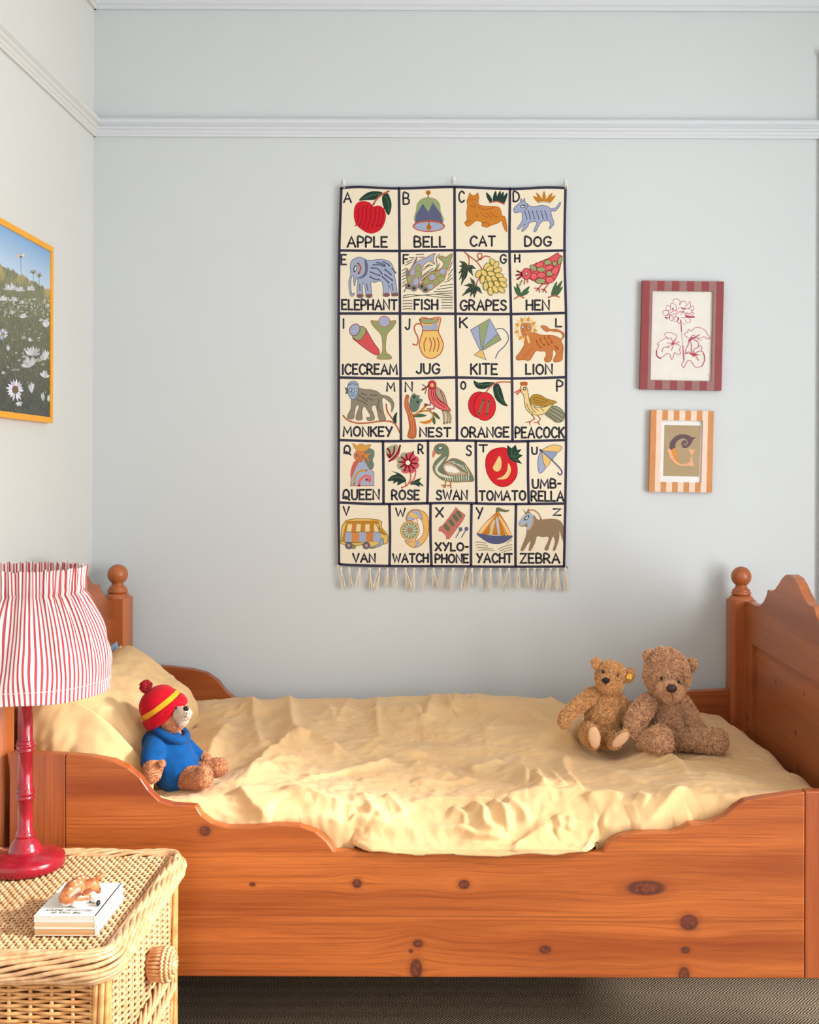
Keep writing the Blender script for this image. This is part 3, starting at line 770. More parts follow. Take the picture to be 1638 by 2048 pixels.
pen.lines([[(1420, 1262), (1440, 1340), (1440, 1430)], [(1455, 1265), (1485, 1340), (1475, 1425)], [(1490, 1272), (1520, 1350), (1510, 1420)]], (166, 148, 118), 3.6)
pen.lines([[(1265, 1170), (1260, 1200), (1190, 1180)], [(1210, 1190), (1185, 1210)], [(1310, 1215), (1305, 1245), (1225, 1245)], [(1260, 1245), (1270, 1265)]], maroon, 1.7)
# --- row 3 and 4, right half
pen.at(900, 620, 6.3)
pen.cell(4)   # kite
pen.line([(590, 240), (660, 235), (720, 290), (735, 370), (690, 450), (610, 530), (575, 605)], slate, 2.0)
pen.poly([(258, 252), (500, 110), (645, 375), (430, 500), (375, 500)], lblue, False, slate, 1.2)
pen.poly([(362, 190), (500, 110), (408, 480), (388, 470)], (152, 164, 118), False, slate, 1.0); pen.poly([(600, 300), (645, 375), (430, 500), (415, 470)], (152, 164, 118), False, slate, 1.0)
pen.poly([(405, 490), (305, 568), (455, 628)], gold, False, slate, 1.3)
pen.cell(4)   # lion
for k in range(18):
    a = 2 * PI * k / 18 + .1
    c = (218, 158, 76) if k % 2 == 0 else (240, 208, 150)
    cx, cy = 955 + 95 * math.cos(a), 245 + 108 * math.sin(a); ex, ey = 955 + 150 * math.cos(a), 245 + 165 * math.sin(a)
    nx, ny = -math.sin(a) * 18, math.cos(a) * 18
    pen.poly([(cx - nx, cy - ny), ((cx + ex) / 2 - nx, (cy + ey) / 2 - ny), (ex, ey), ((cx + ex) / 2 + nx, (cy + ey) / 2 + ny), (cx + nx, cy + ny)], c)
pen.poly([(940, 400), (1000, 300), (1070, 290), (1160, 318), (1270, 318), (1350, 340), (1395, 365), (1425, 330), (1390, 280), (1310, 270), (1255, 262), (1210, 270), (1145, 205), (1210, 205), (1260, 245), (1350, 245), (1430, 290), (1435, 340), (1400, 385), (1425, 460), (1418, 560), (1405, 635), (1320, 655), (1308, 620), (1340, 560), (1325, 510), (1295, 500),
  (1290, 570), (1270, 640), (1215, 655), (1190, 620), (1215, 570), (1200, 520), (1140, 520), (1090, 510), (1050, 560), (1000, 635), (930, 625), (850, 630), (838, 590), (880, 540), (940, 440)], (200, 126, 72), True, (176, 100, 48), 1.2, 3)
for a in ([(1090, 390), (1110, 440), (1145, 475)], [(1135, 365), (1160, 420), (1190, 445)], [(1190, 345), (1220, 400), (1245, 440)], [(1240, 340), (1270, 380), (1285, 415)]): pen.line(a, (168, 100, 40), 2.8)
pen.ell(1345, 478, 34, 14, (156, 88, 50), 40); pen.line([(930, 600), (980, 540), (1040, 480)], (176, 100, 48), 1.2)
pen.poly([(890, 230), (905, 170), (960, 160), (1015, 175), (1030, 240), (1000, 330), (950, 360), (910, 320)], (206, 134, 74))
pen.poly([(965, 330), (990, 335), (1005, 410), (985, 412)], (240, 206, 140)); pen.ell(915, 212, 17, 18, white, 0, (110, 70, 40), 0.9); pen.ell(990, 224, 17, 18, white, 0, (110, 70, 40), 0.9); pen.ell(917, 212, 7, 8, black); pen.ell(992, 224, 7, 8, black)
pen.lines([[(945, 200), (915, 265), (940, 275)], [(960, 200), (970, 262)], [(920, 310), (955, 312)]], (170, 96, 60), 1.4)
pen.cell(4)   # orange
pen.poly([(295, 890), (360, 915), (450, 908), (565, 915), (500, 965), (420, 998), (330, 975)], dgreen); pen.line([(330, 925), (450, 945), (540, 920)], leafy, 2.0)
pen.poly([(560, 940), (610, 930), (650, 1010), (690, 1150), (730, 1212), (650, 1190), (570, 1110), (542, 990)], dgreen); pen.line([(590, 970), (620, 1080), (690, 1180)], leafy, 2.0)
pen.ell(370, 1195, 140, 165, (208, 44, 52), 0, (120, 26, 30), 1.0); pen.ell(438, 1215, 138, 178, (214, 48, 56), 0, (120, 26, 30), 1.2)
pen.lines([[(420, 1130), (365, 1310)], [(490, 1145), (462, 1315)]], (120, 116, 84), 4.2, False)
pen.line([(455, 1035), (500, 975), (580, 920), (680, 905), (765, 910)], (200, 104, 84), 2.6)
pen.cell(4)   # peacock
pen.poly([(1195, 1305), (1280, 1215), (1370, 1225), (1440, 1300), (1425, 1390), (1350, 1418), (1270, 1370)], tailg, True, (96, 96, 78), 1.2)
pen.lines([[(1290, 1230), (1430, 1310)], [(1260, 1260), (1425, 1355)], [(1235, 1290), (1400, 1400)], [(1215, 1305), (1340, 1400)]], (96, 96, 78), 1.6)
pen.poly([(890, 970), (920, 945), (960, 960), (985, 1050), (1005, 1160), (1060, 1215), (1180, 1225), (1320, 1160), (1270, 1220), (1200, 1300), (1100, 1325), (1010, 1300), (950, 1220), (930, 1080), (895, 1030)], (236, 208, 148), True, (112, 104, 60), 1.3)
pen.poly([(1010, 1110), (1060, 1065), (1140, 1075), (1220, 1120), (1345, 1160), (1240, 1200), (1150, 1215), (1050, 1190), (1012, 1150)], (186, 140, 58), True, (112, 104, 60), 1.2)
pen.lines([[(1050, 1105), (1130, 1110), (1230, 1150)], [(1045, 1130), (1120, 1145), (1200, 1170)], [(1060, 1160), (1150, 1185)]], (126, 106, 52), 1.6)
pen.lines([[(1005, 1160), (1030, 1240), (1080, 1290)], [(965, 1180), (1000, 1260), (1050, 1300)], [(1060, 1220), (1110, 1270)], [(1140, 1230), (1180, 1270)]], (112, 104, 60), 1.3)
pen.poly([(888, 945), (890, 905), (915, 912), (935, 900), (955, 908), (975, 912), (970, 950)], (188, 104, 52)); pen.lines([[(890, 1000), (820, 1040)], [(895, 1015), (845, 1060)]], (222, 112, 100), 3.0)
pen.ell(938, 992, 20, 22, black); pen.ell(938, 992, 11, 12, white)
pen.lines([[(1030, 1320), (1070, 1370), (1005, 1410)], [(1005, 1410), (955, 1415)], [(1000, 1405), (1010, 1445)], [(1100, 1325), (1140, 1370), (1110, 1415)], [(1110, 1415), (1060, 1420)], [(1105, 1410), (1130, 1445)]], (186, 100, 50), 1.8, False)
# --- row 5 and 6, left half
pen.at(660, 870, 6.208)
pen.cell(4)   # queen
pen.poly([(430, 200), (480, 165), (545, 190), (550, 260), (530, 310), (548, 370), (520, 430), (470, 410), (430, 330)], (116, 128, 116))
pen.poly([(300, 330), (350, 330), (330, 420), (280, 520), (255, 520), (260, 430)], (206, 104, 90))
pen.poly([(355, 330), (440, 335), (480, 410), (545, 460), (545, 630), (255, 630), (265, 530), (310, 420)], (168, 178, 202), False, (182, 100, 88), 1.3)
pen.lines([[(300, 610), (310, 520), (370, 450), (455, 440)]], (204, 152, 60), 3.6); pen.line([(360, 630), (375, 560), (440, 510), (490, 520), (490, 570), (450, 550)], (226, 116, 112), 5.2)
pen.ell(372, 258, 74, 70, (208, 130, 84), 0, (186, 92, 56), 1.0); pen.poly([(335, 190), (280, 105), (345, 135), (370, 110), (410, 115), (430, 130), (508, 120), (440, 200)], (218, 160, 76), True, (190, 120, 50), 0.9)
pen.poly([(440, 240), (510, 230), (470, 265), (490, 325), (450, 290)], orange)
pen.ell(336, 252, 14, 16, black); pen.ell(337, 251, 6, 8, white); pen.ell(408, 270, 14, 16, black); pen.ell(409, 269, 6, 8, white); pen.lines([[(350, 300), (370, 305), (392, 298)], [(372, 265), (365, 285)]], brick, 0.9)
pen.cell(4)   # rose
pen.lines([[(890, 655), (960, 620), (1000, 540), (1000, 470)], [(1000, 590), (1050, 530), (1065, 440)], [(940, 630), (935, 580), (900, 545)]], (202, 110, 92), 2.8)
pen.poly([(715, 570), (760, 510), (830, 480), (755, 450), (850, 470), (920, 520), (945, 570), (890, 600), (835, 625), (840, 580), (780, 605), (790, 570)], dgreen); pen.line([(760, 540), (850, 520), (925, 555)], (110, 100, 60), 1.8)
pen.poly([(990, 610), (1060, 560), (1135, 535), (1110, 575), (1165, 635), (1110, 620), (1115, 645), (1060, 620)], dgreen); pen.line([(1000, 605), (1110, 580)], (110, 100, 60), 1.6)
pen.poly([(730, 325), (770, 290), (840, 250), (875, 130), (860, 240), (800, 310)], (206, 90, 100))
pen.poly([(735, 290), (700, 250), (695, 190), (720, 150), (770, 130), (820, 115), (850, 150), (840, 230)], (166, 170, 138))
for a in ([(750, 270), (790, 220), (800, 150)], [(750, 275), (740, 200), (715, 170)], [(740, 280), (715, 240)], [(735, 325), (830, 240), (872, 130)]): pen.line(a, maroon, 3.4)
for k in range(8):
    a = 2 * PI * k / 8 + .35
    pen.ell(968 + 88 * math.cos(a), 345 + 88 * math.sin(a), 56, 50, (206, 92, 104) if 0 <= k <= 2 or k >= 6 else (162, 166, 134))
pen.ell(968, 345, 80, 80, (206, 92, 104))
for k in range(10):
    a = 2 * PI * k / 10 + .1
    pen.line([(968 + 38 * math.cos(a), 345 + 38 * math.sin(a)), (968 + 105 * math.cos(a), 345 + 105 * math.sin(a))], maroon, 3.2)
pen.ell(968, 345, 28, 28, white); pen.line([(985, 300), (1035, 210)], maroon, 3.2)
pen.cell(4)   # swan
pen.at(660, 870, 6.208)
pen.poly([(1290, 190), (1310, 130), (1380, 105), (1450, 130), (1478, 200), (1470, 270), (1440, 330), (1520, 290), (1610, 310), (1690, 370), (1790, 560), (1660, 580), (1540, 585), (1400, 560), (1310, 490), (1275, 410), (1300, 330), (1360, 270), (1385, 230), (1340, 240)], (112, 126, 106), True, (190, 136, 60), 1.1)
for k in range(9): pen.line([(1440 - k * 14, 270 + k * 20), (1370 - k * 7, 330 + k * 14), (1310 + k * 8, 400 + k * 14), (1320 + k * 26, 470 + k * 8)], (232, 226, 200), 1.1)
for k in range(11): pen.line([(1420 + k * 30, 500 - abs(k - 3) * 3), (1440 + k * 28, 572 - (2 if k < 9 else 6))], (232, 226, 200), 1.4)
for k in range(6): pen.line([(1470 + k * 42, 335 + k * 8), (1550 + k * 36, 330 + k * 32)], (232, 226, 200), 1.3)
pen.poly([(1405, 400), (1440, 350), (1530, 365), (1620, 440), (1700, 480), (1610, 495), (1470, 490)], (190, 176, 152), True, (190, 120, 56), 1.2); pen.poly([(1425, 400), (1455, 380), (1530, 395), (1610, 455), (1540, 470), (1450, 450)], white)
pen.poly([(1290, 190), (1310, 225), (1280, 285), (1272, 230)], (216, 124, 100)); pen.ell(1372, 160, 36, 17, black, -8); pen.ell(1372, 160, 26, 11, white, -8)
pen.lines([[(1440, 570), (1435, 620), (1385, 625)], [(1435, 620), (1410, 650)], [(1435, 620), (1430, 650)], [(1495, 575), (1500, 625), (1455, 630)], [(1500, 625), (1500, 655)]], (190, 110, 56), 2.0, False)
pen.cell(4)   # van
pen.poly([(200, 1060), (605, 1055), (640, 1150), (715, 1240), (710, 1340), (640, 1360), (560, 1400), (500, 1405), (480, 1350), (440, 1325), (390, 1365), (280, 1370), (140, 1350), (135, 1300)], (228, 190, 104), True, (132, 116, 60), 1.4, 3)
pen.poly([(205, 1068), (600, 1062), (625, 1150), (700, 1235), (640, 1220), (575, 1105), (230, 1105), (180, 1330), (140, 1330)], (190, 132, 50), False)
for i, c in enumerate((bone, (206, 132, 66), bone, (196, 134, 56), bone, (190, 132, 50), bone)): pen.poly([(222 + i * 54, 1105), (276 + i * 54, 1105), (264 + i * 56, 1200), (206 + i * 58, 1200)], c, False)
for i, c in enumerate((lblue, (214, 140, 84), lblue, (206, 130, 72), lblue)): pen.poly([(192 + i * 86, 1208), (270 + i * 90, 1208), (262 + i * 92, 1328), (182 + i * 88, 1328)], c, False)
pen.lines([[(205, 1204), (600, 1204), (690, 1240)], [(182, 1330), (390, 1335)], [(570, 1105), (625, 1205)]], (120, 110, 66), 1.3, False)
pen.poly([(500, 1395), (560, 1375), (610, 1350), (630, 1290), (660, 1285), (660, 1350), (580, 1395)], (150, 166, 190), True, (120, 120, 100), 1.0)
pen.ell(290, 1385, 36, 30, olive)
for x in (235, 452): pen.ell(x, 1372, 46, 46, (104, 102, 118)); pen.ell(x, 1372, 20, 20, (196, 150, 130))
pen.cell(4)   # watch
pen.poly([(950, 1060), (960, 980), (1020, 930), (1120, 935), (1200, 990), (1228, 1100), (1215, 1240), (1150, 1350), (1060, 1398), (980, 1370), (930, 1310), (1020, 1320), (1110, 1280), (1165, 1180), (1140, 1080), (1080, 1035)], (232, 186, 108), True, (182, 110, 48), 1.3)
pen.poly([(955, 1055), (970, 985), (1030, 935), (1110, 945), (1150, 1040), (1080, 1035), (1010, 1060)], (168, 176, 196), True, (182, 110, 48), 1.0); pen.poly([(985, 1010), (1010, 960), (1110, 1020), (1060, 1030)], gold); pen.poly([(1050, 1390), (1070, 1330), (1110, 1310), (1105, 1370)], lblue); pen.poly([(935, 1310), (985, 1340), (1020, 1330), (980, 1350)], lblue)
pen.poly([(1080, 1040), (1135, 1060), (1165, 1180), (1130, 1270), (1060, 1310), (1105, 1200)], white, True, (182, 110, 48), 1.0)
pen.ell(993, 1185, 116, 118, (236, 196, 128), 0, (182, 110, 48), 1.2); pen.ell(993, 1185, 100, 102, (138, 150, 116))
for k in range(14):
    a = 2 * PI * k / 14
    pen.line([(993 + 38 * math.cos(a), 1185 + 38 * math.sin(a)), (993 + 90 * math.cos(a), 1185 + 90 * math.sin(a))], (232, 230, 196), 1.6)
pen.poly([(990, 1145), (1015, 1200), (965, 1205)], (214, 120, 96), False)
pen.cell(4)   # xylophone
pen.poly([(1565, 900), (1600, 935), (1640, 965), (1680, 995), (1650, 1060), (1600, 1130), (1480, 1290), (1445, 1290), (1440, 1245), (1390, 1200), (1350, 1190), (1355, 1150), (1400, 1120), (1480, 1020)], (200, 118, 104), False, (180, 96, 84), 0.9)
for x, y in ((1450, 1150), (1510, 1090), (1560, 1030), (1600, 985)): pen.ell(x, y, 27, 52, (104, 112, 88), -36)
for x, y in ((1480, 1120), (1535, 1060), (1582, 1005)): pen.line([(x - 26, y - 30), (x + 26, y + 30)], (176, 140, 110), 2.2)
for x, y in ((1622, 1170), (1694, 1165)): pen.ell(x, y, 24, 26, slate); pen.line([(x - 5, y + 10), (x - 60, y + 105)], slate, 1.8)
# --- row 5 and 6, right half
pen.at(900, 870, 6.208)
pen.cell(4)   # tomato
pen.poly([(445, 380), (455, 270), (520, 190), (640, 158), (720, 180), (790, 270), (832, 400), (820, 520), (740, 615), (640, 640), (540, 590), (470, 490)], (208, 44, 50), True, (196, 30, 40), 2.0)
pen.poly([(612, 260), (640, 330), (630, 420), (580, 455), (532, 410), (570, 330)], (236, 206, 140)); pen.poly([(722, 350), (755, 410), (745, 480), (690, 545), (580, 548), (660, 510), (710, 440)], (236, 206, 140))
pen.poly([(710, 122), (765, 165), (815, 120), (835, 185), (890, 175), (850, 230), (905, 255), (845, 295), (898, 360), (800, 335), (740, 300), (710, 220)], dgreen, False)
for a in ([(760, 270), (770, 170)], [(770, 270), (835, 200)], [(780, 285), (860, 250)], [(790, 300), (860, 320)]): pen.line(a, leafy, 2.0)
pen.cell(4)   # umbrella
pen.poly([(1140, 205), (1200, 150), (1290, 122), (1390, 150), (1330, 215)], (234, 196, 120), True, slate, 1.2); pen.poly([(1140, 205), (1240, 205), (1330, 220), (1275, 300), (1258, 310)], (150, 160, 190), True, slate, 0.9)
pen.poly([(1140, 210), (1200, 260), (1250, 325), (1185, 410), (1150, 340)], (234, 196, 120), True, slate, 0.9); pen.poly([(1135, 205), (1155, 330), (1185, 410), (1115, 475), (1090, 380), (1100, 270)], (166, 176, 202), True, slate, 1.2)
pen.line([(1120, 185), (1145, 205)], slate, 4.0); pen.line([(1145, 210), (1265, 310)], slate, 1.8); pen.line([(1265, 310), (1370, 420), (1390, 470), (1365, 495), (1340, 470)], slate, 3.0)
pen.cell(4)   # yacht
pen.poly([(575, 965), (610, 965), (700, 1110), (770, 1250), (335, 1225), (430, 1100)], (200, 124, 44), False, (184, 112, 46), 1.4)
pen.poly([(575, 985), (560, 1000), (420, 1190), (390, 1225), (345, 1220), (430, 1100)], (238, 204, 144), False); pen.poly([(545, 1040), (560, 1080), (520, 1245), (490, 1245), (500, 1120)], (206, 196, 162), False)
pen.poly([(580, 1010), (600, 1040), (625, 1250), (600, 1250), (565, 1060)], (190, 196, 208), False); pen.poly([(600, 985), (690, 1110), (770, 1250), (700, 1255), (620, 1070)], (240, 202, 138), False)
pen.line([(620, 1060), (690, 1200), (725, 1250)], orange, 2.4)
pen.poly([(335, 1222), (550, 1250), (772, 1250), (720, 1310), (620, 1352), (500, 1345), (400, 1290)], (92, 94, 128)); pen.poly([(580, 900), (620, 905), (690, 930), (745, 930), (700, 958), (620, 950), (570, 960)], (118, 116, 84))
for a in ([(320, 1330), (390, 1330), (450, 1345)], [(320, 1365), (400, 1362), (470, 1380)], [(335, 1395), (420, 1400), (535, 1412)], [(350, 1430), (450, 1425), (550, 1438)], [(600, 1420), (680, 1380), (770, 1360)], [(620, 1440), (690, 1410), (765, 1390)], [(640, 1460), (710, 1435), (770, 1420)], [(705, 1345), (765, 1300)]): pen.line(a, (150, 140, 96), 1.4)
pen.cell(4)   # zebra
pen.line([(970, 935), (1040, 935), (1100, 980), (1130, 1050)], (194, 150, 112), 3.4)
pen.poly([(845, 1100), (880, 1040), (930, 985), (905, 915), (945, 960), (975, 905), (990, 960), (1050, 1000), (1090, 1050), (1180, 1045), (1280, 1040), (1360, 1060), (1410, 1130), (1415, 1240), (1408, 1325), (1380, 1260), (1360, 1190), (1355, 1290), (1310, 1425), (1275, 1430), (1300, 1330), (1280, 1260), (1240, 1360), (1215, 1430), (1170, 1420), (1210, 1330), (1220, 1265),
  (1150, 1268), (1080, 1260), (1060, 1330), (1005, 1435), (975, 1425), (1000, 1320), (960, 1360), (915, 1435), (875, 1430), (920, 1310), (945, 1230), (945, 1140), (880, 1140)], (150, 126, 98), True, None, None, 3)
pen.poly([(850, 1100), (880, 1040), (930, 985), (1000, 975), (1045, 1010), (1030, 1080), (985, 1180), (950, 1170), (960, 1100), (880, 1135)], (168, 182, 196)); pen.line([(1040, 1020), (1030, 1100), (985, 1190)], (196, 140, 104), 3.0)
pen.line([(850, 1110), (900, 1130), (960, 1090)], (196, 140, 104), 1.2)
pen.ell(952, 1028, 40, 19, black, -42); pen.ell(952, 1028, 27, 9, white, -42)
hang_cloth = mb.build('embroidered_cloth', pen.mats, hang, fix=False)
TASSEL = fabric('cream_cotton_fringe', (240, 226, 200), weave=900, bump=0.1)
for i, tx in enumerate((682, 698, 719, 739, 759, 775, 792, 811, 828, 851, 867, 886, 906, 931, 944, 963, 981, 1000, 1018, 1037, 1055, 1069, 1085, 1101, 1115, 1131)):
    mb = MB()
    top = 1134 + (1.5 if 700 < tx else 0); lean = random.uniform(-9, 5); L = random.uniform(38, 48)
    mb.ball(P(tx, top + 3, YT - 0.001), (0.0042, 0.0036, 0.005), seg=10, rings=6)
    for k in range(9):
        s = random.uniform(-6.5, 6.5); l = L * random.uniform(0.82, 1.05); yy = YT + random.uniform(-0.004, 0.003)
        pts = [P(tx + random.uniform(-1, 1), top + 2, yy), P(tx + lean * .3 + s * .35, top + l * .35, yy - 0.002), P(tx + lean * .75 + s * .8 + random.uniform(-1, 1), top + l * .7, yy), P(tx + lean + s, top + l, yy)]
        mb.tube([Vector(v) for v in catmull(pts, False, 4)], [0.0012] * 6 + [0.0011] * 6 + [0.0007], 5)
    mb.build('tassel', TASSEL, hang)
mb = MB()
for a, b, c in ((684, 1134, 5), (905, 1134, 0), (1131, 1136, 0)): pass
CLEAR = plain('clear_plastic_hook', (226, 228, 226), rough=0.25, var=0.02)
for hx, hy, lb in ((688, 368, 'small clear wall hook at the A corner of the alphabet hanging'), (908, 362, 'small clear wall hook above the middle of the alphabet hanging'), (1132, 369, 'small clear wall hook at the D corner of the alphabet hanging')):
    base = P(hx, hy, YB)
    h = thing('wall_hook', tuple(base), lb, 'hook', 'hooks holding the wall hanging')
    mb = MB(); a = P(hx - 3, hy - 9, YB); b = P(hx + 3, hy + 7, YB); mb.box((a.x, YB - 0.004, b.z), (b.x, YB, a.z)); mb.build('back_plate', CLEAR, h, bevel=0.0015)
    mb = MB(); p0 = P(hx, hy + 2, YB - 0.004); mb.tube([p0 + Vector((0, 0.001, 0)), p0 + Vector((0, -0.010, -0.002)), p0 + Vector((0, -0.022, 0.001)), p0 + Vector((0, -0.024, 0.008))], 0.0018, 8); mb.build('hook_arm', CLEAR, h)
    mb = MB(); q = P(hx, hy + 6, YT - 0.003); rr = 0.006
    mb.tube([q + Vector((rr * .6 * math.cos(k * PI / 5), 0, rr * math.sin(k * PI / 5) + 0.002)) for k in range(10)], 0.0009, 5, closed=True)
    mb.build('loop', TASSEL, hang)
# ------------------------------------------------------------------ framed pictures
def flat_mat(c):
    return plain('print_ink', c, rough=0.7, var=0.02, spec=0.2)

def picture(name, label, quad, Yw, stripes, inner, depth=0.02):
    """quad: outer corners in photo pixels TL, TR, BR, BL; inner: opening as fractions (l, t, r, b)"""
    Yf = Yw - depth
    c = [P(x, y, Yf) for x, y in quad]
    loc = (c[2] + c[3]) / 2; loc.y = Yw
    root = thing(name, tuple(loc), label, 'picture')
    def uv(u, v, d=0.0):
        q = (c[0] * (1 - u) + c[1] * u) * (1 - v) + (c[3] * (1 - u) + c[2] * u) * v
        return Vector((q.x, Yf - d, q.z))
    l, t, r, b = inner
    mats, n = stripes
    mb = MB()
    edges = sorted(set([0, 1, l, r] + [i / n for i in range(n + 1)]))
    for a, e in zip(edges[:-1], edges[1:]):
        m = int((a + e) / 2 * n) % 2
        spans = [(0, 1)] if (e <= l + 1e-6 or a >= r - 1e-6) else [(0, t), (b, 1)]
        for v0, v1 in spans:
            f = [uv(a, v0), uv(e, v0), uv(e, v1), uv(a, v1)]
            bk = [Vector((p.x, Yw - 0.001, p.z)) for p in f]
            mb.add(f + bk, [(0, 1, 2, 3), (7, 6, 5, 4), (0, 4, 5, 1), (1, 5, 6, 2), (2, 6, 7, 3), (3, 7, 4, 0)], m, False)
    mb.build('frame', mats, root)
    return root, uv

RED_A = plain('dark_red_painted_wood', (142, 60, 62), rough=0.5, var=0.05); RED_B = plain('dusty_mauve_painted_wood', (152, 108, 106), rough=0.5, var=0.05)
OCH_A = plain('ochre_painted_wood', (204, 138, 80), rough=0.5, var=0.05); OCH_B = plain('pale_pink_painted_wood', (244, 204, 184), rough=0.5, var=0.03)
PAPER = plain('cream_paper', (242, 238, 228), rough=0.9, var=0.015)
MATB = plain('white_mount_board', (246, 246, 244), rough=0.9, var=0.01)

r1, uv1 = picture('picture_frame', 'red striped picture frame with a red line drawing of a flower', [(1285, 561), (1448, 563), (1443, 781), (1280, 778)], YB, ([RED_A, RED_B], 11), (0.127, 0.092, 0.873, 0.916))
mb = MB()
def onp(u, v, uv, d): return tuple(uv(u, v, d))
l, t_, r_, b_ = 0.12, 0.085, 0.88, 0.92
mb.add([uv1(l, t_, -0.008), uv1(r_, t_, -0.008), uv1(r_, b_, -0.008), uv1(l, b_, -0.008)], [(0, 1, 2, 3)], 0, False)
pen = Pen(mb, lambda px, py, d: (P(px, py, YB - 0.012).x, YB - 0.012 - d, P(px, py, YB - 0.012).z)); pen.maker = flat_mat
pen.mats.append(PAPER); pen.slots['paper'] = 0
pen.at(1260, 540, 4.4524); pen.k = 2
ink2, ink3 = (204, 92, 110), (186, 70, 90)
L = lambda w, *p: pen.line(p, ink2, w, True, 4)
for a in ([(380, 290), (390, 262), (420, 258), (445, 280), (440, 310)], [(445, 310), (460, 280), (490, 282), (500, 310), (480, 340)], [(505, 320), (535, 282), (540, 320), (520, 345)], [(360, 330), (365, 300), (400, 305), (412, 340), (395, 365), (370, 350)], [(320, 340), (335, 315), (360, 335), (350, 365), (318, 352)],
          [(300, 400), (292, 370), (325, 358), (345, 380), (325, 405), (300, 400)], [(310, 425), (325, 405), (350, 402), (345, 430), (318, 435)], [(350, 420), (365, 405), (385, 425), (375, 455), (352, 440)], [(392, 440), (400, 415), (425, 420), (420, 455), (395, 458)], [(330, 400), (380, 370), (420, 360), (400, 390), (345, 400)],
          [(430, 345), (455, 330), (480, 350), (470, 375), (435, 370)], [(450, 400), (470, 375), (495, 395), (490, 425), (455, 425)], [(400, 410), (440, 375), (480, 365)], [(490, 350), (520, 340), (550, 360), (545, 385), (500, 380)], [(535, 330), (560, 325), (568, 350), (550, 365)], [(480, 380), (520, 395), (565, 405)],
          [(500, 420), (535, 440), (535, 462), (505, 466), (488, 440)], [(430, 440), (425, 465), (440, 478), (450, 455)], [(548, 375), (568, 385), (560, 395)]): pen.line(a, ink2, 1.0)
for a, w in (([(495, 408), (530, 415), (572, 418)], 2.6), ([(312, 425), (330, 425)], 2.2), ([(378, 350), (385, 340)], 2.2), ([(460, 345), (490, 345)], 1.8), ([(432, 425), (432, 440)], 2.0), ([(500, 420), (560, 424)], 1.6), ([(350, 410), (352, 430)], 1.8)): pen.line(a, ink3, w)
pen.line([(452, 445), (456, 500), (458, 548)], ink2, 2.0); pen.line([(458, 560), (464, 620), (470, 670)], ink2, 0.6); pen.line([(470, 675), (474, 740), (480, 800)], ink2, 2.0); pen.line([(468, 470), (492, 488), (488, 476)], ink2, 0.6)
# leaves
pen.line([(238, 660), (262, 640), (290, 622), (320, 605), (345, 615), (310, 580), (320, 560), (360, 558), (395, 570), (415, 585), (408, 610), (385, 640)], ink2, 1.0)
pen.line([(240, 660), (258, 670), (250, 690), (236, 720), (240, 760), (268, 785), (300, 765), (330, 745), (355, 755), (370, 800), (388, 765), (395, 735), (420, 750), (450, 745), (440, 710), (450, 685), (430, 665), (405, 660)], ink2, 1.0)
pen.line([(236, 720), (240, 765), (272, 788)], ink3, 2.4)
for a in ([(390, 655), (350, 650), (330, 655)], [(390, 655), (345, 680), (325, 690)], [(392, 655), (365, 610), (355, 605)], [(390, 658), (375, 700), (370, 715)], [(392, 655), (405, 620)], [(395, 660), (440, 640)], [(345, 690), (300, 690), (285, 730)]): pen.line(a, ink2, 1.2)
pen.ell(380, 655, 14, 10, ink3, -30)
pen.line([(520, 605), (490, 585), (485, 565), (512, 555), (520, 530), (545, 545), (570, 520), (605, 512), (650, 525), (675, 545), (690, 575), (712, 605), (690, 612), (655, 595), (600, 620), (640, 625)], ink2, 1.0)
for a in ([(530, 620), (570, 600), (620, 575)], [(530, 625), (560, 610), (610, 605)], [(535, 615), (550, 590), (575, 580)], [(528, 625), (520, 660), (500, 700), (495, 735)], [(530, 630), (545, 660), (545, 730)], [(540, 620), (580, 625), (600, 640)]): pen.line(a, ink2, 1.3)
pen.poly([(520, 625), (545, 605), (600, 590), (550, 620), (525, 640)], ink3)
pen.line([(490, 750), (520, 730), (550, 740), (570, 710), (600, 690), (625, 672), (640, 695), (635, 720), (655, 740), (665, 790), (645, 850), (610, 865), (575, 860), (550, 820), (520, 805), (495, 840), (480, 868), (460, 848), (480, 805)], ink2, 1.1)
pen.line([(610, 640), (605, 690), (580, 700), (560, 720)], ink2, 0.9); pen.line([(655, 745), (665, 800), (640, 855)], ink3, 1.5)
for a in ([(490, 742), (540, 745), (575, 755)], [(575, 750), (600, 730), (625, 725)], [(575, 755), (600, 790), (610, 805)], [(570, 755), (560, 775)], [(580, 750), (565, 725)], [(580, 750), (620, 755)]): pen.line(a, ink2, 1.3)
pen.poly([(530, 740), (575, 745), (600, 760), (560, 765)], ink3)
pen.line([(680, 930), (690, 925), (684, 950), (700, 930), (708, 958)], (200, 150, 155), 0.5, False)
mb.build('flower_drawing', pen.mats, r1, fix=False)

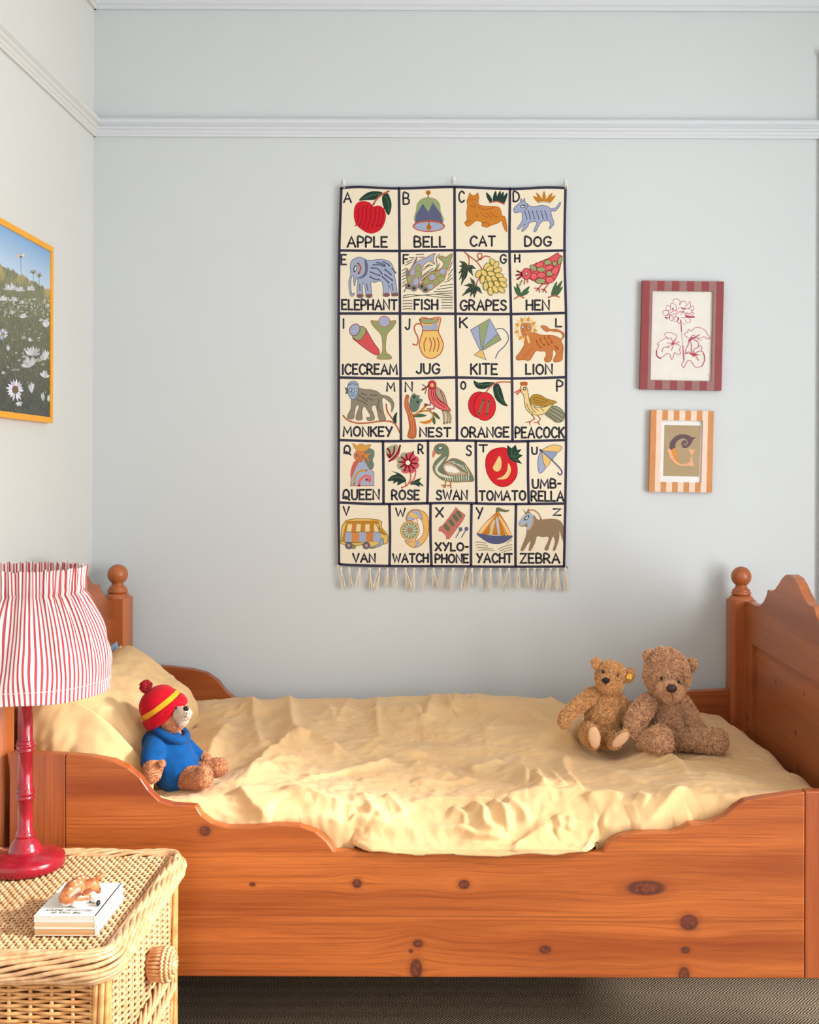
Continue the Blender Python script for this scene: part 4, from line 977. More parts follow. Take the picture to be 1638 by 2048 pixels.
r2, uv2 = picture('picture_frame', 'small ochre and pink striped picture frame holding a letter G print', [(1302, 820), (1428, 822), (1424, 985), (1298, 983)], YB, ([OCH_A, OCH_B], 11), (0.172, 0.120, 0.828, 0.880))
mb = MB()
mb.add([uv2(0.16, 0.11, -0.008), uv2(0.84, 0.11, -0.008), uv2(0.84, 0.89, -0.008), uv2(0.16, 0.89, -0.008)], [(0, 1, 2, 3)], 0, False)
pen = Pen(mb, lambda px, py, d: (P(px, py, YB - 0.012).x, YB - 0.012 - d, P(px, py, YB - 0.012).z)); pen.maker = flat_mat
pen.mats.append(MATB); pen.slots['mount'] = 0
pen.at(1260, 540, 4.4524); pen.k = 2
pen.poly([(306, 1380), (628, 1386), (614, 1840), (294, 1834)], (186, 162, 126), False)
pl = (112, 90, 96)
pen.poly([(372, 1605), (352, 1580), (360, 1530), (400, 1485), (450, 1464), (510, 1468), (555, 1490), (588, 1490), (560, 1515), (540, 1555), (505, 1584), (470, 1582), (448, 1550), (460, 1525), (485, 1515), (500, 1510), (470, 1500), (430, 1515), (405, 1550), (400, 1590)], pl)
pen.line([(470, 1575), (452, 1552), (460, 1525), (482, 1512), (504, 1522), (508, 1545), (492, 1558), (480, 1545)], (186, 162, 126), 1.6)
pen.poly([(330, 1588), (372, 1605), (375, 1640), (400, 1690), (450, 1730), (500, 1728), (535, 1705), (548, 1650), (520, 1598), (580, 1600), (556, 1640), (556, 1690), (572, 1752), (520, 1740), (460, 1748), (400, 1720), (355, 1670)], (244, 184, 142), False)
pen.poly([(372, 1605), (400, 1585), (412, 1620), (418, 1670), (445, 1725), (402, 1692), (378, 1645)], (228, 150, 70))
mb.build('letter_print', pen.mats, r2, fix=False)
for (rt, uvf, a, b, c, d) in ((r1, uv1, 0.125, 0.09, 0.875, 0.918), (r2, uv2, 0.17, 0.118, 0.83, 0.882)):
    mb = MB(); mb.prism([(a, b), (c, b), (c, d), (a, d)], lambda u, v, w: tuple(uvf(u, v, w)), -0.0055, -0.004)
    gl = NT('picture_glass'); gl.set(Roughness=0.02); gl.b.inputs['Transmission Weight'].default_value = 1.0; gl.b.inputs['IOR'].default_value = 1.12; gl.base((1, 1, 1, 1))
    mb.build('glass', gl.m, rt)

# photo print on the left wall
XF = XL + 0.022
tl, bl = PX(0, 432.8, XF), PX(0, 834.6, XF); tr, br = PX(107.5, 494.5, XF), PX(105.5, 846.4, XF)
y1 = tr.y; ztop, zbot = tr.z, br.z; wid = 0.40
r3 = thing('picture_frame', (XL, y1 - wid / 2, zbot), 'orange framed photo print of white daisies on the left wall', 'picture')
fw = 0.016
ORF = plain('bright_orange_painted_wood', (244, 168, 36), rough=0.45, var=0.03)
mb = MB()
for a, b in (((y1 - wid, zbot), (y1, zbot + fw)), ((y1 - wid, ztop - fw), (y1, ztop)), ((y1 - wid, zbot + fw), (y1 - wid + fw, ztop - fw)), ((y1 - fw, zbot + fw), (y1, ztop - fw))):
    mb.box((XL + 0.001, a[0], a[1]), (XF, b[0], b[1]))
mb.build('frame', ORF, r3, bevel=0.001)
t = NT('meadow_photo_print')
co = t.coords(); sep = t.n('ShaderNodeSeparateXYZ'); t.l(co, sep.inputs[0])
hh = ztop - zbot
zz = t.math('DIVIDE', sep.outputs[2], hh); yy = sep.outputs[1]
ridge = t.math('ADD', t.math('MULTIPLY', yy, -0.05), t.math('ADD', 0.735, t.math('MULTIPLY', t.noise(co, 45, 4), 0.05)))
sky = t.mix(t.range(zz, 0.66, 0.98), lin((206, 220, 232)), lin((118, 164, 208)))
nz = t.noise(t.mapping(co, (1, 1, 0.35)), 240, 4, 0.7); nb = t.noise(co, 26, 3)
field = t.mix(t.range(zz, 0.1, 0.68), lin((58, 60, 58)), lin((122, 124, 92)))
field = t.mix(t.range(nz, 0.48, 0.7, 0.0, 0.5), field, lin((136, 140, 104)))
field = t.mix(t.range(nz, 0.5, 0.34, 0.0, 0.8), field, lin((42, 50, 44)))
hill = t.mix(t.range(nb, 0.4, 0.6), lin((176, 156, 104)), lin((120, 122, 92)))
edge = t.math('SUBTRACT', ridge, zz)
g = t.mix(t.range(edge, 0.02, 0.10), hill, field)
t.base(t.mix(t.range(edge, -0.004, 0.004), sky, g)); t.set(Roughness=0.5)
mb = MB()
Xp = XF - 0.004
mb.add([(Xp, y1 - wid + 0.005, zbot + 0.005), (Xp, y1 - 0.005, zbot + 0.005), (Xp, y1 - 0.005, ztop - 0.005), (Xp, y1 - wid + 0.005, ztop - 0.005)], [(0, 1, 2, 3)], 0, False)
def onleft(px, py, d):
    q = PX(px, py, Xp); return (Xp + d, q.y, q.z)
pen = Pen(mb, onleft); pen.maker = flat_mat; pen.mats.append(t.m); pen.slots['photo'] = 0
pen.k = 2; pen.at(0, 400, 4.268)
rs = random.Random(3)
XMAX = 431.0
def daisy(x, y, r, sq=1.0, n=13, dome=None, cen=(140, 120, 60), a0=0.0, a1=2 * PI, c=(214, 216, 218)):
    pen.k = 4 + (pen.k + 3) % 7
    for k in range(n):
        a = a0 + (a1 - a0) * (k + .5) / n + rs.uniform(-.12, .12); l = r * rs.uniform(.8, 1.08); w = r * .125
        ex, ey = x + l * math.cos(a), y + l * math.sin(a) * sq; nx, ny = -math.sin(a) * w, math.cos(a) * w * sq
        mx, my = x + l * .65 * math.cos(a), y + l * .65 * math.sin(a) * sq
        dk_ = rs.choice((0, 10, 20, 34)); q = tuple(max(0, v - dk_) for v in c)
        q4 = [(min(a_, XMAX), b_) for a_, b_ in [(x, y), (mx + nx, my + ny), (ex, ey), (mx - nx, my - ny)]]
        if min(x, mx) < XMAX - 4: pen.poly(q4, q, False); pen.k -= 0.7
    if dome: pen.ell(x, y, r * dome, r * dome * sq, cen)
st_c = (96, 104, 72)
for x, y, h in ((178, 480, 190), (283, 622, 70), (333, 655, 110), (60, 600, 60)): pen.line([(x, y), (x + 2, y + h)], st_c, 0.7)
daisy(178, 485, 48, .8, 9, .22, (110, 104, 60), PI, 2 * PI, (222, 214, 200)); daisy(283, 622, 32, 1.0, 8, .3, (112, 110, 80), PI, 2 * PI, (176, 176, 160)); daisy(333, 650, 34, 1.1, 8, .3, (112, 110, 80), PI * .95, 2.05 * PI, (176, 176, 160))
for x, y, r, q, a0, a1 in ((90, 770, 70, 1.0, PI, 2 * PI), (170, 780, 44, 1.1, PI, 2 * PI), (262, 770, 48, 1.1, PI, 2 * PI), (20, 860, 50, 1.1, PI, 2 * PI), (115, 860, 40, 1.0, PI, 2 * PI), (200, 1010, 44, 1.2, PI * 1.1, 1.9 * PI),
                          (395, 1090, 44, 2.0, PI * 1.1, 1.8 * PI), (68, 1290, 26, 2.4, PI * 1.2, 1.8 * PI), (255, 1210, 26, 1.6, PI * 1.1, 1.9 * PI), (270, 1330, 72, 1.3, PI * 1.05, 1.95 * PI), (250, 1430, 80, 1.3, PI * 1.0, 1.8 * PI),
                          (385, 1370, 60, 1.6, PI * 1.1, 1.7 * PI), (380, 1520, 50, 1.6, PI * 1.1, 1.95 * PI), (270, 1650, 40, 2.6, PI * 1.15, 1.7 * PI), (365, 1720, 28, 3.0, PI * 1.2, 1.8 * PI), (415, 1720, 20, 3.2, PI * 1.1, 1.9 * PI)):
    daisy(x, y, r, q, 9, None, a0=a0, a1=a1)
daisy(22, 1145, 52, 1.0, 14, .34, (150, 140, 110), c=(208, 216, 238)); daisy(128, 1620, 82, 1.25, 16, .34, (116, 98, 80), c=(224, 224, 236)); daisy(160, 1720, 40, 1.4, 6, None, a0=.1, a1=PI * .9, c=(220, 220, 216))
for k in range(34):
    daisy(rs.uniform(5, 415), rs.uniform(820, 1500), rs.uniform(14, 30), rs.uniform(.9, 1.5), 8, None, a0=PI * 1.05, a1=PI * 1.95, c=rs.choice([(206, 208, 206), (186, 190, 176), (170, 174, 156)]))
for k in range(110):
    pen.k = 2 + k % 3; x, y = rs.uniform(5, 425), rs.uniform(840, 1000); pen.ell(x, y, rs.uniform(3, 8), rs.uniform(4, 10), rs.choice([(208, 208, 200), (188, 190, 178), (168, 170, 150)]), 0, n=7)
for k in range(60):
    pen.k = 2; x, y = rs.uniform(5, 425), rs.uniform(1000, 1780); pen.line([(x, y), (x + rs.uniform(-8, 8), y + rs.uniform(25, 80))], rs.choice([(110, 120, 74), (136, 140, 90), (86, 96, 70)]), 0.5)
for k in range(26):
    pen.k = 3; x, y = rs.uniform(5, 425), rs.uniform(1050, 1800); pen.ell(x, y, rs.uniform(2, 4), rs.uniform(3, 7), (200, 200, 180), 0, n=6)
for x in (148, 180): pen.line([(x, 1700), (x, 1810)], (120, 124, 96), 0.5)
pr = mb.build('photo_print', pen.mats, r3, fix=False)

# ------------------------------------------------------------------ bed
YFP, YBP = 2.496, 3.44            # front and back post centres
XH, XT = -1.038, 0.912            # head and foot post centres
YR0, YR1 = 2.455, 2.483           # near rail
ZB = 0.187
bed = thing('bed', (-0.06, 2.97, 0), 'honey pine single bed with scalloped side rails and ball finials against the wall', 'bed')
def lk(px, py, Y):
    q = P(px, py, Y); return (q.x - (-0.06), q.z)
NEAR_KNOTS = [(505, 1769, 6, 4), (714, 1767, 9, 9), (928, 1769, 11, 9), (410, 1662, 11, 10), (1292, 1776, 38, 15), (1090, 1899, 12, 8), (1371, 1900, 9, 7), (836, 1887, 10, 8), (822, 1902, 4, 4), (1378, 1845, 18, 16), (832, 1938, 12, 20), (1368, 1950, 11, 16), (488, 1700, 0.1, 0.1)][:-1]
kn = [lk(x, y, YR0) + (a * YR0 / F, b * YR0 / F) for x, y, a, b in NEAR_KNOTS]
W_RAIL = wood('pine_near_rail', 'X', (200, 111, 50), (142, 63, 22), kn, 'XZ', joints=(lk(900, 1833, YR0)[1],))
W_RAILB = wood('pine_far_rail', 'X', (190, 106, 52), (142, 66, 28))
W_END = wood('pine_rail_end', 'Z', (180, 94, 46), (146, 68, 30), (), 'XZ')
W_POST = wood('pine_post', 'Z', (198, 114, 60), (156, 78, 36), (), 'XZ')
fk = []
for x, y, a, b in ((1555, 1365, 5, 5), (1612, 1388, 4, 4), (1595, 1465, 6, 6), (1506, 1436, 4, 6), (1600, 1538, 5, 8), (1568, 1542, 6, 7)):
    q = PX(x, y, 0.935); fk.append((q.y - 2.97, q.z, a * q.y / F, b * q.y / F))
W_FOOT = wood('pine_footboard', 'Y', (190, 110, 58), (150, 78, 38), fk, 'YZ')
W_HEAD = wood('pine_headboard', 'Y', (190, 106, 54), (146, 72, 32), (), 'YZ')

RTOP = [(19, 1505), (130, 1509), (180, 1513), (225, 1521), (255, 1535), (280, 1556), (296, 1580), (318, 1602), (345, 1610), (391, 1613), (394, 1617), (402, 1630), (425, 1647), (455, 1655), (500, 1655), (560, 1650), (600, 1652), (632, 1664), (655, 1684), (668, 1703), (672, 1704),
        (1204, 1706), (1208, 1700), (1217, 1685), (1240, 1672), (1268, 1667), (1340, 1666), (1362, 1660), (1380, 1648), (1400, 1648), (1425, 1644), (1450, 1632), (1470, 1614), (1490, 1602), (1520, 1596), (1570, 1589), (1612, 1584)]
top = [lk(x, y, YR0) for x, y in RTOP]
RX0, RX1 = P(19, 1600, YR0).x, XT - 0.035
rt_x = np.array([P(x, y, YR0).x for x, y in RTOP]); rt_z = np.array([P(x, y, YR0).z for x, y in RTOP])
xa = P(130, 1600, YR0).x; xb = P(1610, 1600, YR0).x
prof = [(P(x, y, YR0).x, P(x, y, YR0).z) for x, y in RTOP if 130 <= x <= 1606]
prof = [(xa, P(130, 1509, YR0).z)] + prof[1:] + [(xb, P(1610, 1584, YR0).z)]
mb = MB()
mb.prism(prof + [(xb, ZB), (xa, ZB)], lambda u, w, d: (u, d, w), YR0, YR1)
rail = mb.build('side_rail', W_RAIL, bed, bevel=0.005)
mb = MB(); mb.prism([(RX0, P(19, 1505, YR0).z), (xa - 0.0006, P(129, 1509, YR0).z), (xa - 0.0006, ZB), (RX0, ZB)], lambda u, w, d: (u, d, w), YR0, YR1)
mb.build('rail_end_block', W_END, bed, bevel=0.003)
mb = MB(); mb.box((xb + 0.0006, YR0, ZB), (RX1, YR1, P(1612, 1583, YR0).z)); mb.build('rail_end_block', W_END, bed, bevel=0.003)
# far rail: guard rises at the head end
YQ = 3.455
ft = [(0, 1325), (255, 1329), (300, 1330), (340, 1332), (385, 1337), (415, 1345), (437, 1360), (452, 1380), (468, 1394), (500, 1402), (700, 1420), (1100, 1420), (1300, 1400), (1375, 1381), (1420, 1379), (1480, 1377)]
pf = []
for x, y in ft:
    q = P(x, y, YQ); pf.append((min(max(q.x, XH + 0.03), XT - 0.03), q.z))
pf[0] = (XH + 0.03, pf[0][1])
mb = MB(); mb.prism(pf + [(XT - 0.03, ZB), (XH + 0.03, ZB)], lambda u, w, d: (u, d, w), YQ - 0.014, YQ + 0.014)
mb.build('side_rail', W_RAILB, bed, bevel=0.005)

def post(X, Y, zt, name='post'):
    h = 0.040; c = 0.012
    zs = P(1481, 1199, YBP).z + (zt - 0)
    mb = MB()
    pl8 = [(-h, -h + c), (-h + c, -h), (h - c, -h), (h, -h + c), (h, h - c), (h - c, h), (-h + c, h), (-h, h - c)]
    mb.prism(pl8, lambda u, w, d: (X + u, Y + w, d), 0.0, zs)
    mb.lathe((X, Y, zs), [(0.040, -0.004), (0.0395, 0.002), (0.034, 0.010), (0.027, 0.014), (0.024, 0.0155)], 32)
    p = mb.build(name, W_POST, bed)
    mb = MB()
    zc = P(1481, 1153, YBP).z - P(1481, 1199, YBP).z
    pr = [(0.0225, 0.014), (0.0300, 0.016), (0.0312, 0.020), (0.0300, 0.024), (0.0265, 0.026), (0.0275, 0.028), (0.0275, 0.031), (0.0225, 0.034), (0.0180, 0.040)]
    R = 0.0315
    z0 = zc
    for k in range(13):
        a = -PI / 2 + 0.58 + (PI - 0.60) * k / 12
        pr.append((max(0.0005, R * math.cos(a)), z0 + R * math.sin(a)))
    mb.lathe((X, Y, zs), pr, 32)
    mb.build('finial', W_POST, p)
for X in (XH, XT):
    for Y in (YFP, YBP): post(X, Y, 0.0)

def board(X, name, mat, inner, peak):
    """head / foot board in the YZ plane; inner = +1 if the visible face looks to +X"""
    half = [(3.405, 0.917), (3.29, 0.917), (3.255, 0.921), (3.215, 0.937), (3.185, 0.958), (3.175, 0.972), (3.170, 0.978), (3.160, 0.978), (3.135, 0.977), (3.105, 0.985), (3.07, 1.003), (3.035, 1.024), (3.005, 1.036), (2.972, 1.041)]
    if inner > 0: half = [(3.405, .917), (3.365, .917), (3.338, .925), (3.30, .945), (3.270, .965), (3.262, .977), (3.240, .978), (3.20, .987), (3.14, 1.022), (3.08, 1.047), (3.02, 1.060), (2.972, 1.063)]
    mir = [(2 * 2.968 - y, z) for y, z in half[::-1]]
    poly = half + mir[1:]
    return poly
def board2(X, sgn, mat, peak=1.0):
    poly = board(X, 'x', mat, sgn, peak)
    ymid = 2.968
    # frame (stiles, shaped top rail, bottom rail) around a recessed panel
    y0, y1, z0, z1 = 2 * ymid - 3.335, 3.335, 0.36, 0.795
    a, b = X - 0.013, X + 0.013
    mb = MB()
    yl, yr = poly[-1][0], poly[0][0]
    mb.prism(poly + [(yl, z1), (yr, z1)], lambda u, w, d: (d, u, w), a, b)
    mb.box((a, yl, 0.26), (b, y0, z1)); mb.box((a, y1, 0.26), (b, yr, z1)); mb.box((a, y0, 0.26), (b, y1, z0))
    fr = mb.build('board_frame', mat, bed, bevel=0.003)
    mb = MB(); mb.box((a + (0.013 if sgn < 0 else 0.005), y0 - 0.004, z0 - 0.004), (b - (0.005 if sgn < 0 else 0.013), y1 + 0.004, z1 + 0.004))
    mb.build('board_panel', mat, bed)
board2(XT + 0.018, -1, W_FOOT)
board2(XH - 0.012, 1, W_HEAD, 1.25)

# ------------------------------------------------------------------ duvet
NU, NV = 660, 420
xs = np.linspace(-0.94, 0.893, NU)
def tab(pts, Y):
    q = [P(x, y, Y) for x, y in pts]
    return np.interp(xs, [a.x for a in q], [a.z for a in q])
zback = tab([(150, 1440), (300, 1420), (350, 1407), (390, 1402), (470, 1395), (600, 1397), (650, 1393), (720, 1396), (800, 1390), (880, 1391), (960, 1388), (1040, 1392), (1110, 1400), (1135, 1410), (1180, 1424), (1390, 1421), (1440, 1427), (1466, 1452), (1480, 1475)], 3.37)
zcrest = tab([(150, 1610), (320, 1592), (392, 1582), (471, 1571), (560, 1580), (650, 1594), (820, 1602), (990, 1602), (1080, 1590), (1250, 1588), (1400, 1574), (1470, 1571), (1560, 1580), (1640, 1586)], 2.56)
zrail = np.interp(xs, rt_x, rt_z)
for _ in range(6): zrail = np.convolve(np.pad(zrail, 4, 'edge'), np.ones(9) / 9, 'valid')
pxs = xs * F / YR0 + CX
spill = np.clip((pxs - 690) / 60, 0, 1) * np.clip((1212 - pxs) / 45, 0, 1)
spill = spill * spill * (3 - 2 * spill)
sz = np.clip(spill * 5, 0, 1); tuck = 1 - spill; tz = 1 - sz
hd = np.clip((pxs - 742) / 60, 0, 1) * np.clip((1168 - pxs) / 50, 0, 1); hd = hd * hd * (3 - 2 * hd)
zint = 0.5 * (zback + zcrest)
hem = np.interp(pxs, [690, 740, 830, 900, 1000, 1060, 1110, 1195], [1702, 1706, 1714, 1712, 1716, 1708, 1712, 1704])
zhem = H - (hem - CY) / F * 2.447
zhem2 = (1 - hd) * (zrail + 0.006) + hd * zhem
def cp(Y, z): return np.stack([np.broadcast_to(Y, xs.shape), np.broadcast_to(z, xs.shape)], -1)
C = [cp(3.425, zback - 0.16), cp(3.428, zback - 0.05), cp(3.405, zback - 0.004), cp(3.36, zback), cp(3.22, zback * .75 + zint * .25 - 0.002), cp(2.98, zint), cp(2.72, zcrest * .8 + zint * .2), cp(2.60, zcrest + 0.002), cp(2.555, zcrest - 0.004),
     cp(2.525, (zcrest * .72 + zrail * .28)), cp(2.503, tz * (zcrest * .35 + (zrail - 0.005) * .65) + sz * (zcrest * .45 + zrail * .55 + 0.008)),
     cp(tuck * 2.494 + spill * 2.474, tz * (zrail - 0.035) + sz * (zrail + 0.016)), cp(tuck * 2.492 + spill * 2.449, tz * (zrail - 0.09) + sz * (zrail + 0.012)),
     cp(tuck * 2.492 + spill * 2.4445, tz * (zrail - 0.13) + sz * (zhem2 + 0.004)), cp(tuck * 2.494 + spill * 2.447, tz * (zrail - 0.15) + sz * zhem2), cp(tuck * 2.496 + spill * 2.453, tz * (zrail - 0.15) + sz * (zhem2 + 0.001))]
C = np.array(C)                                    # (K, NU, 2)
seg = np.linalg.norm(np.diff(C.mean(1), axis=0), axis=1)
T = np.concatenate([[0], np.cumsum(seg)])
# denser sampling near the front
tt = np.concatenate([np.linspace(0, T[6], int(NV * .52), endpoint=False), np.linspace(T[6], T[-1], NV - int(NV * .52))])
YY = np.empty((NV, NU)); ZZ = np.empty((NV, NU))
for i in range(NU):
    YY[:, i] = np.interp(tt, T, C[:, i, 0]); ZZ[:, i] = np.interp(tt, T, C[:, i, 1])
for _ in range(2):
    for A in (YY, ZZ):
        k = 9
        A[:] = np.apply_along_axis(lambda c: np.convolve(np.pad(c, k // 2, 'edge'), np.ones(k) / k, 'valid'), 0, A)
XX = np.broadcast_to(xs[None, :], YY.shape).copy()
SS = np.broadcast_to(tt[:, None], YY.shape)
# creases traced over the cloth, given where they lie in the photograph and carried onto the surface
gx = CX + XX * F / YY; gy = CY + (H - ZZ) * F / YY
def locate(px, py):
    d = (gx - px) ** 2 + ((gy - py)) ** 2
    k = int(d.argmin()); return XX.ravel()[k], SS.ravel()[k]
def crease(pts, off, amp, w, sharp=1.0, skew=0.0):
    q = [locate(off[0] + x / 2.925, off[1] + y / 2.925) for x, y in pts]
    q = [(v.x, v.y) for v in catmull(q, False, 5)]
    best = np.full(XX.shape, 9.0); side = np.zeros(XX.shape); along = np.zeros(XX.shape)
    n = len(q) - 1
    for i in range(n):
        ax, ay = q[i]; bx, by = q[i + 1]
        dx, dy = bx - ax, by - ay; L2 = dx * dx + dy * dy + 1e-12
        t = np.clip(((XX - ax) * dx + (SS - ay) * dy) / L2, 0, 1)
        ex = XX - ax - t * dx; ey = SS - ay - t * dy
        d = np.hypot(ex, ey); m = d < best
        best = np.where(m, d, best); side = np.where(m, np.sign(dx * ey - dy * ex), side); along = np.where(m, (i + t) / n, along)
    ww = w * (1 + skew * side)
    h = amp * np.exp(-(best / ww) ** sharp) * np.clip(np.sin(PI * np.clip(along, 0.02, 0.98)) * 1.6, 0.12, 1)
    return h
D = np.zeros(XX.shape)
A_, B_ = (300, 1360), (820, 1360)
for pts, off, amp, w, sh, sk in [
    ([(730, 110), (800, 200), (850, 340), (960, 370), (1100, 440), (1250, 500)], A_, .020, .022, 1.2, .45),
    ([(500, 115), (600, 160), (690, 200)], A_, .007, .02, 1.3, 0), ([(480, 270), (420, 360), (330, 520)], A_, .020, .030, 1.3, .3), ([(560, 300), (640, 370), (700, 380)], A_, .012, .018, 1.2, .3),
    ([(870, 360), (700, 460), (560, 600)], A_, .016, .028, 1.3, -.35), ([(1410, 470), (1340, 520), (1100, 570), (850, 610)], A_, .011, .018, 1.1, .4), ([(760, 400), (840, 350), (900, 420)], A_, .008, .02, 1.3, 0),
    ([(520, 640), (600, 720), (730, 820)], A_, .016, .020, 1.2, -.4), ([(430, 850), (560, 850), (760, 815), (900, 812), (1100, 838), (1360, 850), (1640, 880)], A_, .016, .014, 1.1, .4),
    ([(760, 640), (1000, 720), (1310, 790), (1400, 870)], A_, .018, .020, 1.1, .4), ([(1250, 690), (1290, 760), (1330, 800)], A_, .010, .015, 1.2, .3), ([(1240, 380), (1400, 420), (1640, 440)], A_, .010, .020, 1.2, .3), ([(1340, 110), (1335, 230), (1350, 350)], A_, .008, .014, 1.1, .4),
    ([(1040, 120), (1100, 230), (1180, 340)], A_, .006, .02, 1.3, 0), ([(640, 570), (760, 500), (900, 480)], A_, .008, .02, 1.2, 0), ([(1370, 690), (1450, 740), (1500, 800)], A_, .012, .015, 1.1, .3),
    ([(20, 150), (100, 220), (160, 330)], B_, .013, .022, 1.3, .3), ([(220, 110), (250, 180), (290, 270)], B_, .014, .022, 1.2, -.3), ([(330, 110), (380, 200), (450, 330)], B_, .010, .02, 1.2, .3), ([(450, 330), (500, 250), (620, 210), (720, 250)], B_, .010, .02, 1.2, .3),
    ([(640, 170), (740, 230), (860, 290), (960, 350), (1020, 380)], B_, .022, .026, 1.2, .4), ([(830, 130), (840, 210), (940, 300)], B_, .016, .02, 1.2, .3), ([(1050, 410), (1200, 402), (1350, 412), (1540, 480), (1640, 570)], B_, .020, .026, 1.2, .4),
    ([(0, 500), (150, 540), (280, 575)], B_, .012, .020, 1.2, .4), ([(350, 540), (420, 520), (560, 490)], B_, .010, .018, 1.2, 0), ([(580, 520), (680, 560), (690, 650)], B_, .020, .018, 1.1, .4), ([(740, 540), (760, 620), (800, 660)], B_, .018, .016, 1.1, -.3), ([(820, 560), (870, 620), (910, 650)], B_, .012, .014, 1.1, .3),
    ([(930, 430), (905, 530), (960, 620), (1030, 655)], B_, .018, .018, 1.1, .4), ([(0, 600), (200, 605), (400, 590)], B_, .009, .012, 1.1, 0), ([(0, 710), (200, 700), (500, 712), (760, 672), (1000, 655)], B_, .012, .014, 1.1, -.3),
    ([(350, 730), (430, 770), (450, 860), (560, 912)], B_, .022, .016, 1.1, .4), ([(480, 720), (560, 790), (580, 900)], B_, .018, .015, 1.1, .4), ([(240, 740), (320, 790), (330, 860)], B_, .010, .015, 1.1, .3), ([(0, 882), (300, 872), (400, 922), (600, 935)], B_, .018, .014, 1.1, .4), ([(600, 1000), (700, 930), (850, 850)], B_, .018, .016, 1.1, .4),
    ([(560, 720), (660, 780), (700, 860)], B_, .016, .016, 1.1, .3), ([(860, 790), (890, 860), (850, 900)], B_, .012, .012, 1.1, .3), ([(950, 800), (930, 880)], B_, .010, .012, 1.1, 0), ([(1300, 890), (1450, 780), (1640, 640)], B_, .020, .018, 1.1, -.45), ([(1000, 1000), (1060, 930), (1100, 900)], B_, .012, .012, 1.1, .3),
    ([(1120, 820), (1180, 855), (1350, 830)], B_, .012, .013, 1.1, 0), ([(1030, 690), (1140, 670), (1250, 690)], B_, .010, .014, 1.2, 0), ([(1330, 680), (1400, 720)], B_, .010, .012, 1.1, 0), ([(1080, 480), (1200, 560), (1400, 600)], B_, .010, .03, 1.3, 0), ([(1560, 900), (1600, 860), (1660, 820)], B_, .012, .014, 1.1, 0)]:
    D += crease(pts, off, amp, w, sh, sk)
# loose rumples and fine crumple
wx = XX + 0.05 * vnoise(XX * 6, SS * 6, 1); wy = SS + 0.05 * vnoise(XX * 6, SS * 6, 2)
D *= 1.3
D += 0.018 * vnoise(wx * 5, wy * 7, 3) + 0.011 * vnoise(wx * 11 + 7, wy * 14, 4)
D += 0.010 * (0.25 - np.abs(vnoise(wx * 9 + 3, wy * 16 + 5, 5))) + 0.0075 * (0.25 - np.abs(vnoise(wx * 22 + 3, wy * 30 + 5, 6))) + 0.0028 * vnoise(wx * 55, wy * 70, 8) + 0.004 * (0.25 - np.abs(vnoise(wx * 40 + 2 * wy, wy * 46 - 9 * wx, 9)))
fade = np.clip((tt[-1] - SS) / 0.16, 0.0, 1.0)
D = D * np.clip(fade, 0, 1) * np.clip(0.3 + (SS - 0.10) / 0.35, 0.3, 1) - 0.006
# hollows under the sitting toys
def hollow(x, y, r, a):
    return -a * np.exp(-((XX - x) ** 2 + (YY - y) ** 2) / (r * r))
D += hollow(0.41, 2.93, 0.07, 0.012) + hollow(0.585, 2.92, 0.08, 0.012)
dYs = np.gradient(YY, axis=0); dZs = np.gradient(ZZ, axis=0)
nl = np.hypot(dYs, dZs) + 1e-9
ny, nz_ = dZs / nl, -dYs / nl                    # surface normal in the YZ plane (up / forward)
YD = YY + D * ny; ZD = ZZ + D * nz_
edge = np.clip((0.893 - XX) / 0.05, 0, 1); ZD -= 0.03 * (1 - edge) ** 2
DX, DY, DZ = XX, YD, ZD
mb = MB()
mb.v = np.stack([XX, YD, ZD], -1).reshape(-1, 3).tolist()
ii = (np.arange(NV - 1)[:, None] * NU + np.arange(NU - 1)[None, :]).ravel()
mb.f = np.stack([ii, ii + 1, ii + NU + 1, ii + NU], -1).tolist(); mb.mi = [0] * len(mb.f); mb.sm = [True] * len(mb.f)
LINEN = fabric('mustard_linen', (230, 190, 140), (225, 182, 128), weave=900, bump=0.15, sheen=0.15)
duvet = tag(mb.build('duvet', LINEN, fix=False), 'rumpled pale mustard duvet spread over the pine bed', 'duvet')
md = duvet.modifiers.new('cloth', 'SOLIDIFY'); md.thickness = 0.004; md.offset = -1
def bed_z(x, y):
    d = (DX - x) ** 2 + (DY - y) ** 2
    return float(DZ.ravel()[int(d.argmin())])
# mattress below it
mb = MB(); mb.box((-0.97, 2.53, 0.30), (0.86, 3.40, 0.46))
tag(mb.build('mattress', plain('white_ticking', (236, 232, 222), rough=0.9), bevel=0.03), 'white mattress lying in the bed under the mustard duvet', 'mattress')

